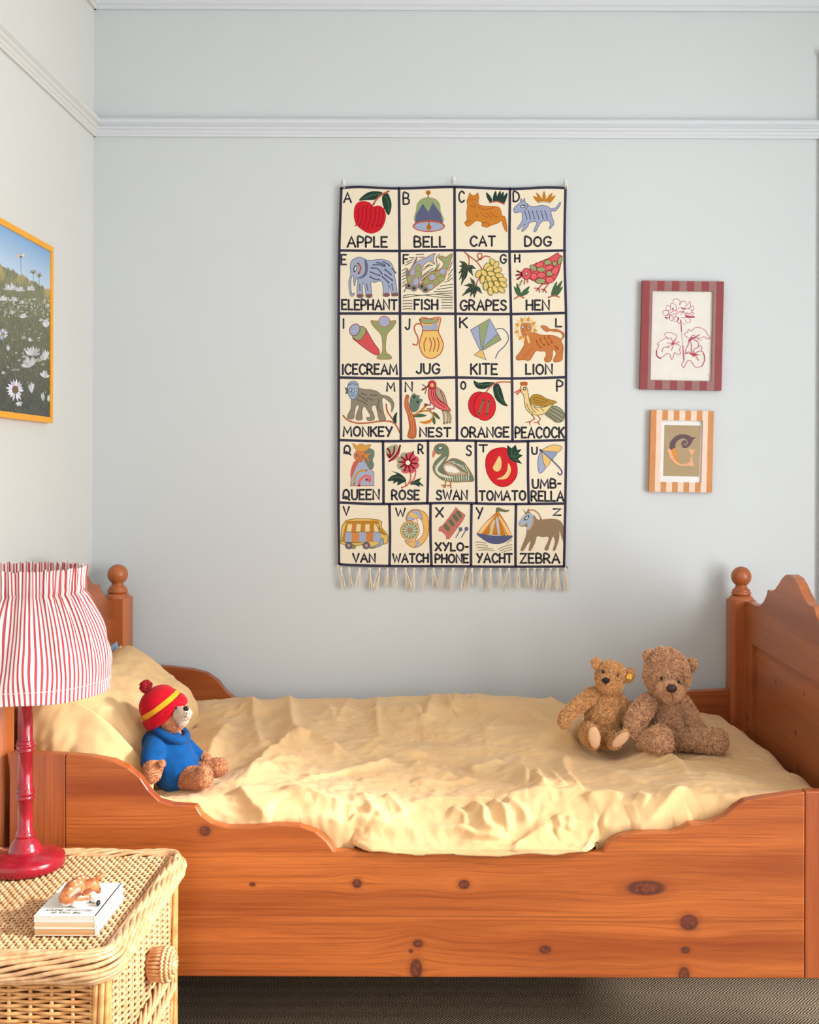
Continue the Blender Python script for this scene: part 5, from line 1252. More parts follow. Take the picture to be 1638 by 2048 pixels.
# ------------------------------------------------------------------ pillows
def pillow(name, label, c4, en, T, mat, seed, flange=0.0, sag=0.0, back=0.8):
    """o corner, eu / ev edge vectors, en outward direction, T half thickness"""
    c00, c10, c11, c01 = [np.array(tuple(q)) for q in c4]; en = Vector(en).normalized()
    n = 90; m = 60
    U, V = np.meshgrid(np.linspace(0, 1, n), np.linspace(0, 1, m), indexing='ij')
    f = flange
    a = np.clip((U - f) / (1 - 2 * f), 0, 1) * 2 - 1; b = np.clip((V - f) / (1 - 2 * f), 0, 1) * 2 - 1
    th = T * ((1 - np.abs(a) ** 5.0) * (1 - np.abs(b) ** 3.2)).clip(0) ** 0.5
    cr = 0.022 * (vnoise(U * 5 + seed, V * 4, seed) ) + 0.010 * vnoise(U * 11 + 3 * V, V * 9 + seed, seed + 1) + 0.004 * vnoise(U * 30, V * 26, seed + 2)
    cr = cr * np.clip(th / T * 2, 0, 1)
    # pull the sides in a little between the corners
    pin = 0.05
    Uc = U + pin * (0.5 - U) * 2 * np.abs(V - .5) ** 0 * (1 - (2 * V - 1) ** 2) * 0.6 * np.abs(2 * U - 1)
    Vc = V + pin * (0.5 - V) * 2 * (1 - (2 * U - 1) ** 2) * 0.6 * np.abs(2 * V - 1)
    Uc, Vc = Uc[..., None], Vc[..., None]
    base = (c00 * (1 - Uc) + c10 * Uc) * (1 - Vc) + (c01 * (1 - Uc) + c11 * Uc) * Vc
    base[..., 2] -= sag * np.sin(PI * U) * (1 - V)
    N = np.array(en)
    topv = base + ((th + cr + 0.0015)[..., None]) * N; botv = base - ((th * back + 0.0015)[..., None]) * N
    mb = MB()
    mb.v = topv.reshape(-1, 3).tolist() + botv.reshape(-1, 3).tolist()
    ii = (np.arange(n - 1)[:, None] * m + np.arange(m - 1)[None, :]).ravel(); K = n * m
    fs = np.stack([ii, ii + 1, ii + m + 1, ii + m], -1); fb = np.stack([ii, ii + m, ii + m + 1, ii + 1], -1) + K
    mb.f = fs.tolist() + fb.tolist()
    rim = [(i, 0) for i in range(n)] + [(n - 1, j) for j in range(1, m)] + [(i, m - 1) for i in range(n - 2, -1, -1)] + [(0, j) for j in range(m - 2, 0, -1)]
    for (i, j), (k, l) in zip(rim, rim[1:] + rim[:1]): mb.f.append((i * m + j, k * m + l, k * m + l + K, i * m + j + K))
    mb.mi = [0] * len(mb.f); mb.sm = [True] * len(mb.f)
    return tag(mb.build(name, mat), label, 'pillow')
PILLOW = fabric('pale_mustard_cotton', (234, 196, 142), (230, 188, 132), weave=900, bump=0.15, sheen=0.1)
BLUE = fabric('dusty_blue_cotton', (134, 164, 192), weave=900, bump=0.15)
ca = P(241, 1291, 3.27); cb = P(403, 1440, 3.20)
pillow('pillow', 'pale mustard pillow leaning on the headboard behind the soft toy in blue', (ca, (-0.965, 2.575, 0.775), (-0.70, 2.575, 0.585), cb), (0.58, -0.30, 0.74), 0.088, PILLOW, 11, 0.022, back=1.0)
pil = bpy.data.objects['pillow']
mb = MB(); n, m = 70, 40
U, V = np.meshgrid(np.linspace(0, 1, n), np.linspace(0, 1, m), indexing='ij')
x_ = -0.975 + U * 0.285; zt_ = 0.782 + (0.60 - 0.782) * U ** 1.15 + 0.05 * np.sin(PI * U); zz_ = zt_ + (0.52 - zt_) * V
y_ = 2.580 - 0.050 * np.sin(PI * np.clip(V, 0, 1) * .6) * (0.4 + 0.6 * np.sin(PI * np.clip(U, .05, .95))) + 0.010 * np.sin(U * 17 + 5 * V) * V + 0.012 * vnoise(U * 6 + V * 3, V * 5, 21) + 0.006 * vnoise(U * 17 + V * 8, V * 9, 22)
mb.v = np.stack([x_, y_, zz_], -1).reshape(-1, 3).tolist()
ii = (np.arange(n - 1)[:, None] * m + np.arange(m - 1)[None, :]).ravel()
mb.f = np.stack([ii, ii + 1, ii + m + 1, ii + m], -1).tolist(); mb.mi = [0] * len(mb.f); mb.sm = [True] * len(mb.f)
fl_ = mb.build('pillowcase_flap', PILLOW, pil, fix=False); md = fl_.modifiers.new('cloth', 'SOLIDIFY'); md.thickness = .002
q = P(233, 1283, 3.30)
pillow('pillow', 'dusty blue pillow propped between the mustard pillow and the headboard', (q, q + Vector((0, -0.45, -0.01)), q + Vector((0.10, -0.45, -0.2)), q + Vector((0.08, 0, -0.22))), (0.9, -0.1, 0.45), 0.012, BLUE, 5, 0.04)
# ------------------------------------------------------------------ soft toys
def blob_mesh(chains, voxel=0.0035, smooth=5):
    """chains: lists of (centre, radius or (rx, ry, rz)); returns verts, faces of one smooth skin"""
    mb = MB()
    for ch in chains:
        pts = []
        for i in range(len(ch)):
            c, r = ch[i]
            pts.append((Vector(c), r))
            if i + 1 < len(ch):
                c2, r2 = ch[i + 1]
                a, b = Vector(c), Vector(c2)
                n = max(1, int((b - a).length / (0.35 * (min(r, r2) if np.isscalar(r) else min(min(r), min(r2))))))
                for k in range(1, n):
                    t = k / n
                    rr = r * (1 - t) + r2 * t if np.isscalar(r) else tuple(x * (1 - t) + y * t for x, y in zip(r, r2))
                    pts.append((a.lerp(b, t), rr))
        for c, r in pts: mb.ball(c, r, seg=14, rings=9)
    me = bpy.data.meshes.new('tmp'); me.from_pydata(mb.v, [], mb.f)
    bm = bmesh.new(); bm.from_mesh(me); bmesh.ops.remove_doubles(bm, verts=bm.verts, dist=1e-6); bmesh.ops.recalc_face_normals(bm, faces=bm.faces); bm.to_mesh(me); bm.free()
    o = bpy.data.objects.new('tmp', me); COL.objects.link(o)
    md = o.modifiers.new('r', 'REMESH'); md.mode = 'VOXEL'; md.voxel_size = voxel
    sm = o.modifiers.new('s', 'SMOOTH'); sm.iterations = smooth; sm.factor = 0.6
    dg = bpy.context.evaluated_depsgraph_get()
    ev = o.evaluated_get(dg); m2 = ev.to_mesh()
    m2.calc_loop_triangles()
    n = len(m2.vertices); v = np.empty(n * 3); m2.vertices.foreach_get('co', v); v = v.reshape(-1, 3)
    vn = np.empty(n * 3); m2.vertices.foreach_get('normal', vn); vn = vn.reshape(-1, 3)
    fs = [tuple(p.vertices) for p in m2.polygons]
    tr = np.empty(len(m2.loop_triangles) * 3, int); m2.loop_triangles.foreach_get('vertices', tr); tr = tr.reshape(-1, 3)
    ev.to_mesh_clear(); bpy.data.objects.remove(o); bpy.data.meshes.remove(me)
    return v, vn, fs, tr

def plush(name, chains, mat, parent, dens=1.0, length=0.006, curl=0.5, voxel=0.0035, droop=0.25, width=0.0011, smooth=5, mask=None):
    v, vn, fs, tr = blob_mesh(chains, voxel, smooth)
    mb = MB(); mb.add(v, fs)
    if dens > 0:
        a, b, c = v[tr[:, 0]], v[tr[:, 1]], v[tr[:, 2]]
        ar = np.linalg.norm(np.cross(b - a, c - a), axis=1) / 2
        n = int(ar.sum() * 1.0e6 * 0.45 * dens)
        k = RNG.choice(len(tr), n, p=ar / ar.sum())
        u, w = RNG.random(n), RNG.random(n); fl = u + w > 1; u[fl], w[fl] = 1 - u[fl], 1 - w[fl]
        p = a[k] + (b[k] - a[k]) * u[:, None] + (c[k] - a[k]) * w[:, None]
        N = vn[tr[k, 0]] * (1 - u - w)[:, None] + vn[tr[k, 1]] * u[:, None] + vn[tr[k, 2]] * w[:, None]
        N /= np.linalg.norm(N, axis=1)[:, None] + 1e-9
        # clumps: neighbouring tufts lean the same way
        cell = np.floor(p / 0.006).astype(int)
        hsh = (cell[:, 0] * 73856093 ^ cell[:, 1] * 19349663 ^ cell[:, 2] * 83492791) & 4095
        tab_ = np.random.default_rng(5).normal(size=(4096, 3))
        lean = tab_[hsh] * 0.55 + RNG.normal(size=(n, 3)) * 0.35
        lean[:, 2] -= droop
        L = length * RNG.uniform(0.7, 1.2, n)[:, None]
        d0 = N * 0.8 + lean * curl * .6; d0 /= np.linalg.norm(d0, axis=1)[:, None]
        d1 = N * 0.35 + lean * curl * 1.4; d1 /= np.linalg.norm(d1, axis=1)[:, None]
        side = np.cross(d0, RNG.normal(size=(n, 3))); side /= np.linalg.norm(side, axis=1)[:, None] + 1e-9
        W = width * RNG.uniform(0.7, 1.3, n)[:, None]
        q0 = p - N * 0.0008; q1 = q0 + d0 * L * .5; q2 = q1 + d1 * L * .55
        V = np.stack([q0 - side * W, q0 + side * W, q1 - side * W * .9, q1 + side * W * .9, q2], 1).reshape(-1, 3)
        o = len(mb.v); mb.v.extend(V.tolist())
        i5 = np.arange(n) * 5 + o
        mb.f.extend(np.stack([i5, i5 + 1, i5 + 3, i5 + 2], -1).tolist()); mb.f.extend(np.stack([i5 + 2, i5 + 3, i5 + 4], -1).tolist())
        mb.mi = [0] * len(mb.f); mb.sm = [True] * len(mb.f)
    return mb.build(name, mat, parent, fix=False)

def S(px, py, Y, rpx):
    return (P(px, py, Y), rpx * Y / F)
BLACK = plain('black_bead', (22, 20, 22), rough=0.15, var=0.0, spec=0.6)
BLACKT = plain('black_stitch', (26, 22, 24), rough=0.7, var=0.1, bump=0.3)
def bead(name, px, py, Y, rpx, parent, mat=BLACK, sc=(1, 1, 1)):
    mb = MB(); r = rpx * Y / F; mb.ball(P(px, py, Y), (r * sc[0], r * sc[1], r * sc[2]), seg=16, rings=10)
    return mb.build(name, mat, parent)
def stitches(name, pts, Y, w, parent, mat=BLACKT):
    mb = MB(); p = [P(x, y, yy) for (x, y), yy in zip(pts, Y)]
    mb.tube(catmull(p, False, 4), w, 6); return mb.build(name, mat, parent)

# golden teddy
FUR1 = fur_mat('golden_curly_plush', (250, 200, 140), (226, 166, 104)); FELT1 = fabric('peach_felt', (226, 180, 138), weave=700, bump=0.15)
b1 = thing('teddy_bear', tuple(P(1208, 1495, 2.90)), 'golden curly teddy bear with a yellow ear tag beside the darker bear', 'teddy bear')
plush('body', [[S(1207, 1462, 2.95, 35), S(1207, 1432, 2.95, 37), S(1211, 1405, 2.95, 30), S(1214, 1388, 2.95, 22)]], FUR1, b1)
h1 = plush('head', [[S(1218, 1349, 2.945, 27), S(1225, 1352, 2.945, 28)], [S(1219, 1360, 2.935, 28)], [S(1213, 1366, 2.92, 20), S(1211, 1366, 2.895, 15)], [S(1208, 1369, 2.93, 15), S(1228, 1370, 2.93, 17)]], FUR1, b1)
for nm, ch in (('ear', [[S(1191, 1324, 2.945, 8.5), S(1194, 1330, 2.945, 9)]]), ('ear', [[S(1260, 1347, 2.945, 10), S(1257, 1353, 2.945, 10.5)]])): plush(nm, ch, FUR1, h1)
bead('eye', 1206, 1343, 2.905, 3.6, h1); bead('eye', 1234, 1351.5, 2.908, 3.6, h1)
bead('nose', 1212, 1361, 2.873, 7.2, h1, BLACKT, (1.05, .6, .85))
stitches('mouth', [(1212, 1366), (1211, 1370), (1206, 1372)], [2.874, 2.876, 2.882], 0.0011, h1); stitches('mouth', [(1211, 1370), (1217, 1374)], [2.876, 2.88], 0.0010, h1)
YEL = plain('yellow_woven_tag', (244, 186, 60), rough=0.6, var=0.12, vscale=200)
mb = MB(); q = [P(1256, 1346, 2.925), P(1266, 1349, 2.93), P(1262, 1359, 2.925), P(1252, 1356, 2.92)]; nn = Vector((0, -0.0015, 0)); mb.add([*q, *[a + nn for a in q]], [(0, 1, 2, 3), (7, 6, 5, 4), (0, 4, 5, 1), (1, 5, 6, 2), (2, 6, 7, 3), (3, 7, 4, 0)], 0, False); mb.build('ear_tag', YEL, h1)
bead('button', 1259, 1347, 2.924, 2.0, h1, plain('brass_button', (200, 160, 80), rough=0.3))
plush('arm', [[S(1187, 1390, 2.935, 16), S(1168, 1402, 2.92, 15.5), S(1146, 1420, 2.90, 14), S(1131, 1434, 2.89, 13), S(1128, 1444, 2.885, 12)]], FUR1, b1)
plush('arm', [[S(1238, 1398, 2.95, 13), S(1250, 1420, 2.945, 13), S(1252, 1440, 2.93, 12)]], FUR1, b1)
for ch, pc, ang, sx, sz in (([[S(1182, 1462, 2.93, 23), S(1176, 1470, 2.89, 17), S(1180, 1478, 2.85, 14)], [S(1182, 1461, 2.845, 11), S(1186, 1474, 2.84, 13.5), S(1187, 1487, 2.84, 10.5)]], (1188.5, 1474.5), -8, 12.0, 21.5),
                   ([[S(1228, 1470, 2.93, 20), S(1226, 1481, 2.89, 15), S(1230, 1486, 2.86, 12)], [S(1250, 1468, 2.85, 9), S(1238, 1479, 2.848, 11.5), S(1226, 1489, 2.845, 10)]], (1241, 1479.5), 48, 10.0, 20.5)):
    lg = plush('leg', ch, FUR1, b1)
    mb = MB(); c = P(pc[0], pc[1], 2.808); s = 2.81 / F
    mb.ball(c, (sx * s, 0.006, sz * s), seg=20, rings=12, rot=Matrix.Rotation(math.radians(ang), 3, 'Y')); mb.build('foot_pad', FELT1, lg)

# brown bear
FUR2 = fur_mat('brown_shaggy_plush', (250, 202, 158), (222, 168, 124)); FUR2L = fur_mat('light_brown_plush', (244, 196, 152), (224, 172, 128))
BROWNN = plain('dark_brown_satin', (62, 40, 38), rough=0.45, var=0.1)
b2 = thing('teddy_bear', tuple(P(1340, 1508, 2.88)), 'large shaggy brown teddy bear with a drooping head sitting by the footboard', 'teddy bear')
kw = dict(length=0.0085, curl=0.75, width=0.0013)
plush('body', [[S(1336, 1474, 2.96, 36), S(1335, 1440, 2.96, 37), S(1334, 1415, 2.955, 31), S(1334, 1400, 2.95, 26)]], FUR2, b2, **kw)
h2 = plush('head', [[S(1333, 1342, 2.935, 43)], [S(1322, 1352, 2.935, 34), S(1346, 1356, 2.935, 34)], [S(1330, 1330, 2.94, 34)], [S(1335, 1368, 2.93, 36)]], FUR2, b2, **kw)
plush('ear', [[S(1299, 1311, 2.945, 11), S(1304, 1316, 2.945, 12)]], FUR2, h2, **kw); plush('ear', [[S(1383, 1328, 2.945, 10.5), S(1379, 1334, 2.945, 11.5)]], FUR2, h2, **kw)
plush('muzzle', [[S(1330, 1378, 2.885, 18), S(1350, 1384, 2.885, 18)], [S(1340, 1390, 2.89, 18)], [S(1341, 1376, 2.87, 17)]], FUR2L, h2, length=0.004, curl=0.5, dens=.8)
bead('nose', 1343, 1377, 2.842, 11, h2, BROWNN, (1.0, .5, .78))
stitches('mouth', [(1343, 1386), (1345, 1394), (1346, 1400)], [2.848, 2.858, 2.87], 0.0008, h2, plain('brown_stitch', (110, 74, 52)))
bead('eye', 1323, 1356.5, 2.874, 3.2, h2); bead('eye', 1358, 1364, 2.876, 3.0, h2)
plush('arm', [[S(1300, 1403, 2.935, 17), S(1285, 1418, 2.905, 20), S(1274, 1436, 2.885, 21), S(1268, 1452, 2.875, 18), S(1272, 1468, 2.868, 12)]], FUR2, b2, **kw)
plush('arm', [[S(1366, 1408, 2.94, 16), S(1380, 1430, 2.93, 15), S(1392, 1450, 2.92, 13), S(1404, 1461, 2.91, 10)]], FUR2, b2, **kw)
plush('leg', [[S(1310, 1476, 2.92, 22), S(1292, 1480, 2.885, 20), S(1290, 1482, 2.86, 18)], [S(1304, 1481, 2.85, 22), S(1320, 1486, 2.82, 25)], [S(1321, 1473, 2.825, 21)]], FUR2, b2, **kw)
plush('leg', [[S(1362, 1476, 2.93, 22), S(1392, 1480, 2.895, 21), S(1420, 1482, 2.875, 23), S(1432, 1481, 2.87, 24)]], FUR2, b2, **kw)

# plain soft toy in a knitted jumper and cap
FUR3 = fur_mat('chestnut_short_plush', (224, 158, 112), (194, 126, 84)); FUR3L = fur_mat('pale_short_plush', (238, 222, 204), (222, 200, 180))
def knit(name, c):
    t = NT(name); co = t.coords()
    w = t.n('ShaderNodeTexWave', wave_type='BANDS'); w.bands_direction = 'X'; t.l(t.mapping(co, (1, 0.6, 0.4)), w.inputs[0]); w.inputs['Scale'].default_value = 130; w.inputs['Distortion'].default_value = 1.2; w.inputs['Detail'].default_value = 1
    t.base(t.mix(t.range(t.noise(co, 40, 3), .35, .65), lin(c), lin(tuple(x * .86 for x in c)))); t.set(Roughness=0.92); t.b.inputs['Sheen Weight'].default_value = .1; t.b.inputs['Specular IOR Level'].default_value = .1
    t.bump(t.math('ADD', w.outputs[0], t.noise(co, 500, 2)), 0.35, 0.0012)
    return t.m
BLUEK = knit('cobalt_blue_knit', (14, 80, 142)); REDK = knit('red_knit', (204, 16, 36)); YELK = knit('yellow_knit', (240, 168, 40))
b3 = thing('teddy_bear', tuple(P(350, 1575, 2.62)), 'chestnut teddy bear in a blue jumper and red knitted cap leaning on the pillow', 'teddy bear')
kw3 = dict(length=0.0035, curl=0.5, width=0.0008, dens=1.0)
plush('body', [[S(338, 1490, 2.64, 36), S(350, 1540, 2.62, 42)]], FUR3, b3, dens=0)
jm = plush('jumper', [[S(330, 1485, 2.64, 38), S(338, 1512, 2.63, 48), S(352, 1540, 2.625, 47), S(356, 1552, 2.625, 38)], [S(318, 1492, 2.65, 38)],
                [S(312, 1488, 2.60, 24), S(306, 1508, 2.575, 25), S(303, 1524, 2.56, 23)], [S(372, 1490, 2.66, 16), S(392, 1508, 2.665, 14), S(402, 1512, 2.665, 11)]], BLUEK, b3, dens=0, smooth=8)
mb = MB()
cn = P(341, 1461, 2.625); ax = Vector((0.45, -0.12, 0.86)).normalized(); e1 = ax.cross(Vector((0, 1, 0))).normalized(); e2 = ax.cross(e1)
rr = 0.041
mb.tube([cn + e1 * rr * math.cos(k * PI / 16) + e2 * rr * .9 * math.sin(k * PI / 16) for k in range(32)], 0.0105, 10, closed=True); mb.build('collar', BLUEK, jm)
h3 = plush('head', [[S(338, 1428, 2.63, 34)], [S(330, 1424, 2.64, 33)], [S(346, 1436, 2.615, 29)]], FUR3, b3, **kw3)
plush('muzzle', [[S(362, 1430, 2.595, 17), S(371, 1427, 2.585, 13)], [S(364, 1440, 2.595, 13)]], FUR3L, h3, **kw3)
bead('nose', 372, 1417, 2.565, 6, h3, BLACK, (1, .7, .85)); bead('eye', 352, 1416, 2.575, 2.8, h3)
stitches('mouth', [(372, 1425), (373, 1432), (368, 1435)], [2.562, 2.564, 2.570], 0.0006, h3)
plush('paw', [[S(305, 1538, 2.545, 21), S(303, 1548, 2.54, 19)], [S(324, 1527, 2.53, 8)]], FUR3, b3, **kw3)
plush('paw', [[S(404, 1512, 2.665, 10), S(414, 1516, 2.66, 9)]], FUR3, b3, **kw3)
plush('leg', [[S(372, 1555, 2.60, 24), S(395, 1556, 2.575, 22), S(407, 1557, 2.565, 20)], [S(408, 1548, 2.565, 17)]], FUR3, b3, **kw3)
plush('leg', [[S(398, 1538, 2.66, 18), S(425, 1536, 2.66, 19), S(436, 1535, 2.66, 20)]], FUR3, b3, **kw3)
# knitted cap: soft crown, turned-up cuff with a yellow stripe, pompom
hc = P(332, 1426, 2.635); ax = (P(300, 1384, 2.63) - hc); ax.normalize()
e1 = ax.cross(Vector((0, -1, 0.25))).normalized(); e2 = ax.cross(e1).normalized()
def ringpts(r, h, n=28, wob=0.0, ph=0): return [hc + ax * h + e1 * r * (1 + wob * math.sin(3 * k * 2 * PI / n + ph)) * math.cos(2 * PI * k / n) + e2 * r * (1 + wob * math.sin(3 * k * 2 * PI / n + ph)) * math.sin(2 * PI * k / n) for k in range(n)]
def surf(mb, rows):
    n = len(rows[0]); v = [p for r in rows for p in r]
    f = [(i * n + k, i * n + (k + 1) % n, (i + 1) * n + (k + 1) % n, (i + 1) * n + k) for i in range(len(rows) - 1) for k in range(n)]
    mb.add(v, f)
mb = MB()
prof = [(0.050, -0.004), (0.0505, 0.012), (0.050, 0.024), (0.0485, 0.036), (0.044, 0.049), (0.035, 0.059), (0.022, 0.066), (0.008, 0.069), (0.0005, 0.0695)]
surf(mb, [ringpts(r, h, wob=0.03 * i / 8, ph=i * .2) for i, (r, h) in enumerate(prof)])
cap = mb.build('cap', REDK, b3, subsurf=1)
mb = MB(); cf = [(0.049, -0.010), (0.0555, -0.012), (0.059, -0.006), (0.0595, 0.004), (0.0585, 0.013), (0.055, 0.018), (0.050, 0.017)]
surf(mb, [ringpts(r, h, wob=0.01) for r, h in cf]); mb.build('cuff', REDK, cap, subsurf=1)
mb = MB(); surf(mb, [ringpts(r, h, wob=0.01) for r, h in ((0.0525, 0.018), (0.0535, 0.020), (0.0528, 0.030), (0.0505, 0.0315), (0.049, 0.030))]); mb.build('stripe', YELK, cap, subsurf=1)
pc = hc + ax * 0.080
plush('pompom', [[(pc, 0.013)]], fur_mat('red_wool', (206, 24, 42), (170, 10, 28)), cap, length=0.006, dens=2.0, voxel=0.003)

# ------------------------------------------------------------------ wicker bedside chest
WIC = NT('natural_wicker'); co = WIC.coords()
WIC.base(WIC.mix(WIC.range(WIC.noise(co, 60, 3), .35, .65), lin((226, 182, 138)), lin((198, 148, 100)))); WIC.set(Roughness=0.42); WIC.bump(WIC.noise(co, 300, 3), .15, .001); WIC = WIC.m
WIC2 = NT('honey_wicker'); co = WIC2.coords()
WIC2.base(WIC2.mix(WIC2.range(WIC2.noise(co, 40, 3), .35, .65), lin((218, 164, 104)), lin((190, 130, 74)))); WIC2.set(Roughness=0.4); WIC2 = WIC2.m
CORE = plain('gap_shade_backing', (118, 78, 42), rough=0.8)  # dark sheet behind the weave, shade of the gaps put into its colour
NX0, NX1, NY0, NY1, NZ = -1.035, -0.575, 1.868, 2.372, 0.488
ns = thing('bedside_chest', ((NX0 + NX1) / 2, (NY0 + NY1) / 2, 0), 'woven wicker bedside chest with a knobbed drawer in front of the bed', 'chest of drawers')
def weave(mb, o, du, dv, dn, nu, nv, ru, rv, amp, flat=0.75, per=6, pair=1):
    """weavers run along du (length nu*step), stakes along dv"""
    o, du, dv, dn = Vector(o), Vector(du), Vector(dv), Vector(dn)
    for j in range(nv):
        f = (j + .5) / nv
        n = nu * per + 1
        t = np.linspace(0, 1, n)
        w = np.sin(PI * (t * nu + (j // pair % 2)) + PI / 2)
        jit = random.uniform(-.12, .12) / nv
        pts = np.array(o)[None] + t[:, None] * np.array(du) + (f + jit) * np.array(dv) + (amp * w)[:, None] * np.array(dn)
        mb.tube(pts, ru, 6, up=tuple(dn), flat=flat)
    if rv:
        for i in range(nu + 1):
            f = i / nu
            a = o + du * f; mb.tube([a, a + dv * .5, a + dv], rv, 6, up=tuple(dn))
# top panel
mb = MB(); weave(mb, (NX0 + .02, NY0 + .02, NZ), (0, NY1 - NY0 - .04, 0), (NX1 - NX0 - .04, 0, 0), (0, 0, 1), 40, 50, 0.0029, 0.0020, 0.0026)
tp = mb.build('top_panel', WIC, ns, fix=False)
mb = MB(); mb.box((NX0 + .02, NY0 + .02, NZ - 0.014), (NX1 - .02, NY1 - .02, NZ - 0.006)); mb.build('backing', CORE, tp)
# plaited rim
def rrect(x0, y0, x1, y1, r, step=0.006):
    pts = []
    for cx, cy, a0 in ((x1 - r, y1 - r, 0), (x0 + r, y1 - r, 90), (x0 + r, y0 + r, 180), (x1 - r, y0 + r, 270)):
        for k in range(9):
            a = math.radians(a0 + k * 90 / 8); pts.append((cx + r * math.cos(a), cy + r * math.sin(a), math.cos(a), math.sin(a)))
    out = []
    for i in range(len(pts)):
        a = np.array(pts[i]); b = np.array(pts[(i + 1) % len(pts)]); L = np.hypot(*(b - a)[:2]); n = max(1, int(L / step))
        for k in range(n): out.append(a + (b - a) * k / n)
    return np.array(out)
rp = rrect(NX0 + .004, NY0 + .004, NX1 - .004, NY1 - .004, 0.035)
dl = np.hypot(*(np.roll(rp[:, :2], -1, 0) - rp[:, :2]).T); arc = np.concatenate([[0], np.cumsum(dl)[:-1]]); tot = dl.sum()
nrm = rp[:, 2:] / (np.linalg.norm(rp[:, 2:], axis=1)[:, None])
mb = MB()
K = 16; turns = 2
for k in range(K):
    th = 2 * PI * k / K + 2 * PI * turns * arc / tot
    wob = 0.0016 * np.sin(arc * 70 + k * 1.9)
    ox = 0.017 * np.cos(th) * (1 - 0.0) + wob; oz = 0.025 * np.sin(th) + wob
    pts = np.stack([rp[:, 0] + nrm[:, 0] * ox, rp[:, 1] + nrm[:, 1] * ox, NZ - 0.016 + oz], -1)
    mb.tube(pts, 0.0050, 6, closed=True, flat=0.85)
mb.build('plaited_rim', WIC, ns, fix=False)
# side walls: front side (towards the camera), left and back
mb = MB(); weave(mb, (NX0 + .03, NY0 + .012, 0.03), (NX1 - NX0 - .06, 0, 0), (0, 0, NZ - .06), (0, -1, 0), 11, 66, 0.0034, 0.0036, 0.0032, .8, 8)
fp = mb.build('side_panel', WIC2, ns, fix=False)
mb = MB(); mb.box((NX0 + .03, NY0 + .020, 0.03), (NX1 - .03, NY0 + .026, NZ - .03)); mb.build('backing', CORE, fp)
mb = MB(); weave(mb, (NX0 + .03, NY1 - .012, 0.03), (NX1 - NX0 - .06, 0, 0), (0, 0, NZ - .06), (0, 1, 0), 11, 66, 0.0031, 0.0045, 0.0036, .8, 4); mb.build('side_panel', WIC2, ns, fix=False)
mb = MB(); weave(mb, (NX0 + .012, NY0 + .03, 0.03), (0, NY1 - NY0 - .06, 0), (0, 0, NZ - .06), (-1, 0, 0), 12, 66, 0.0031, 0.0045, 0.0036, .8, 4); mb.build('back_panel', WIC2, ns, fix=False)
# wrapped corner posts
for X, Y in ((NX1 - .022, NY0 + .022), (NX1 - .022, NY1 - .022), (NX0 + .022, NY0 + .022), (NX0 + .022, NY1 - .022)):
    mb = MB()
    for k in range(9):
        a0 = 2 * PI * k / 9
        zz_ = np.linspace(0.0, NZ - .02, 40); th = a0 + zz_ * 2.2
        mb.tube(np.stack([X + .014 * np.cos(th), Y + .014 * np.sin(th), zz_], -1), 0.0052, 6, up=(1, 0, 0))
    mb.tube([(X, Y, 0.001), (X, Y, NZ - .02)], .012, 10, up=(1, 0, 0))
    mb.build('corner_post', WIC2, ns, fix=False)
# drawers face the room (to +X)
KNOBZ = 0.352
for z0, z1 in ((0.262, 0.442), (0.045, 0.225)):
    dr = MB()
    y0, y1 = NY0 + .045, NY1 - .045
    weave(dr, (NX1 - .016, y0 + .008, z0 + .02), (0, y1 - y0 - .016, 0), (0, 0, z1 - z0 - .04), (1, 0, 0), 10, 24, 0.0031, 0.0042, 0.0036, .8, 8)
    d = dr.build('drawer', WIC, ns, fix=False)
    mb = MB(); mb.box((NX1 - .030, y0, z0), (NX1 - .022, y1, z1)); mb.build('backing', CORE, d)
    mb = MB()
    for zz_ in (z0, z1):
        for k in range(7):
            th0 = 2 * PI * k / 7; yy_ = np.linspace(y0 - .01, y1 + .01, 60); th = th0 + yy_ * 26
            mb.tube(np.stack([NX1 - .012 + .009 * np.cos(th), yy_, zz_ + .010 * np.sin(th)], -1), .0038, 6)
    mb.build('edge_band', WIC, d, fix=False)
    # basket-work knob
    kc = Vector((NX1 - .006, 2.150, (z0 + z1) / 2)); mb = MB(); R = 0.030
    for k in range(26):
        th = 2 * PI * k / 26; c_, s_ = math.cos(th), math.sin(th)
        mb.tube([(kc.x, kc.y + R * .92 * c_, kc.z + R * .92 * s_), (kc.x + .022, kc.y + R * c_, kc.z + R * s_), (kc.x + .030, kc.y + R * .97 * c_, kc.z + R * .97 * s_), (kc.x + .040, kc.y + R * .70 * c_, kc.z + R * .70 * s_), (kc.x + .044, kc.y + R * .2 * c_, kc.z + R * .2 * s_)], .0034, 6)
    for r_, x_ in ((R * 1.08, .028), (R * 1.0, .036), (R * .78, .042), (R * .5, .046), (R * .22, .047)):
        n = max(12, int(r_ / R * 52)); th = np.arange(n) * 2 * PI / n
        wv = .0016 * np.cos(np.arange(n) * PI)
        mb.tube(np.stack([kc.x + x_ + wv, kc.y + r_ * np.cos(th), kc.z + r_ * np.sin(th)], -1), .0032, 6, closed=True, up=(1, 0, 0))
    mb.ball(kc + Vector((.012, 0, 0)), (.030, R * .95, R * .95), seg=20, rings=12)
    mb.build('knob', WIC, d, fix=False)

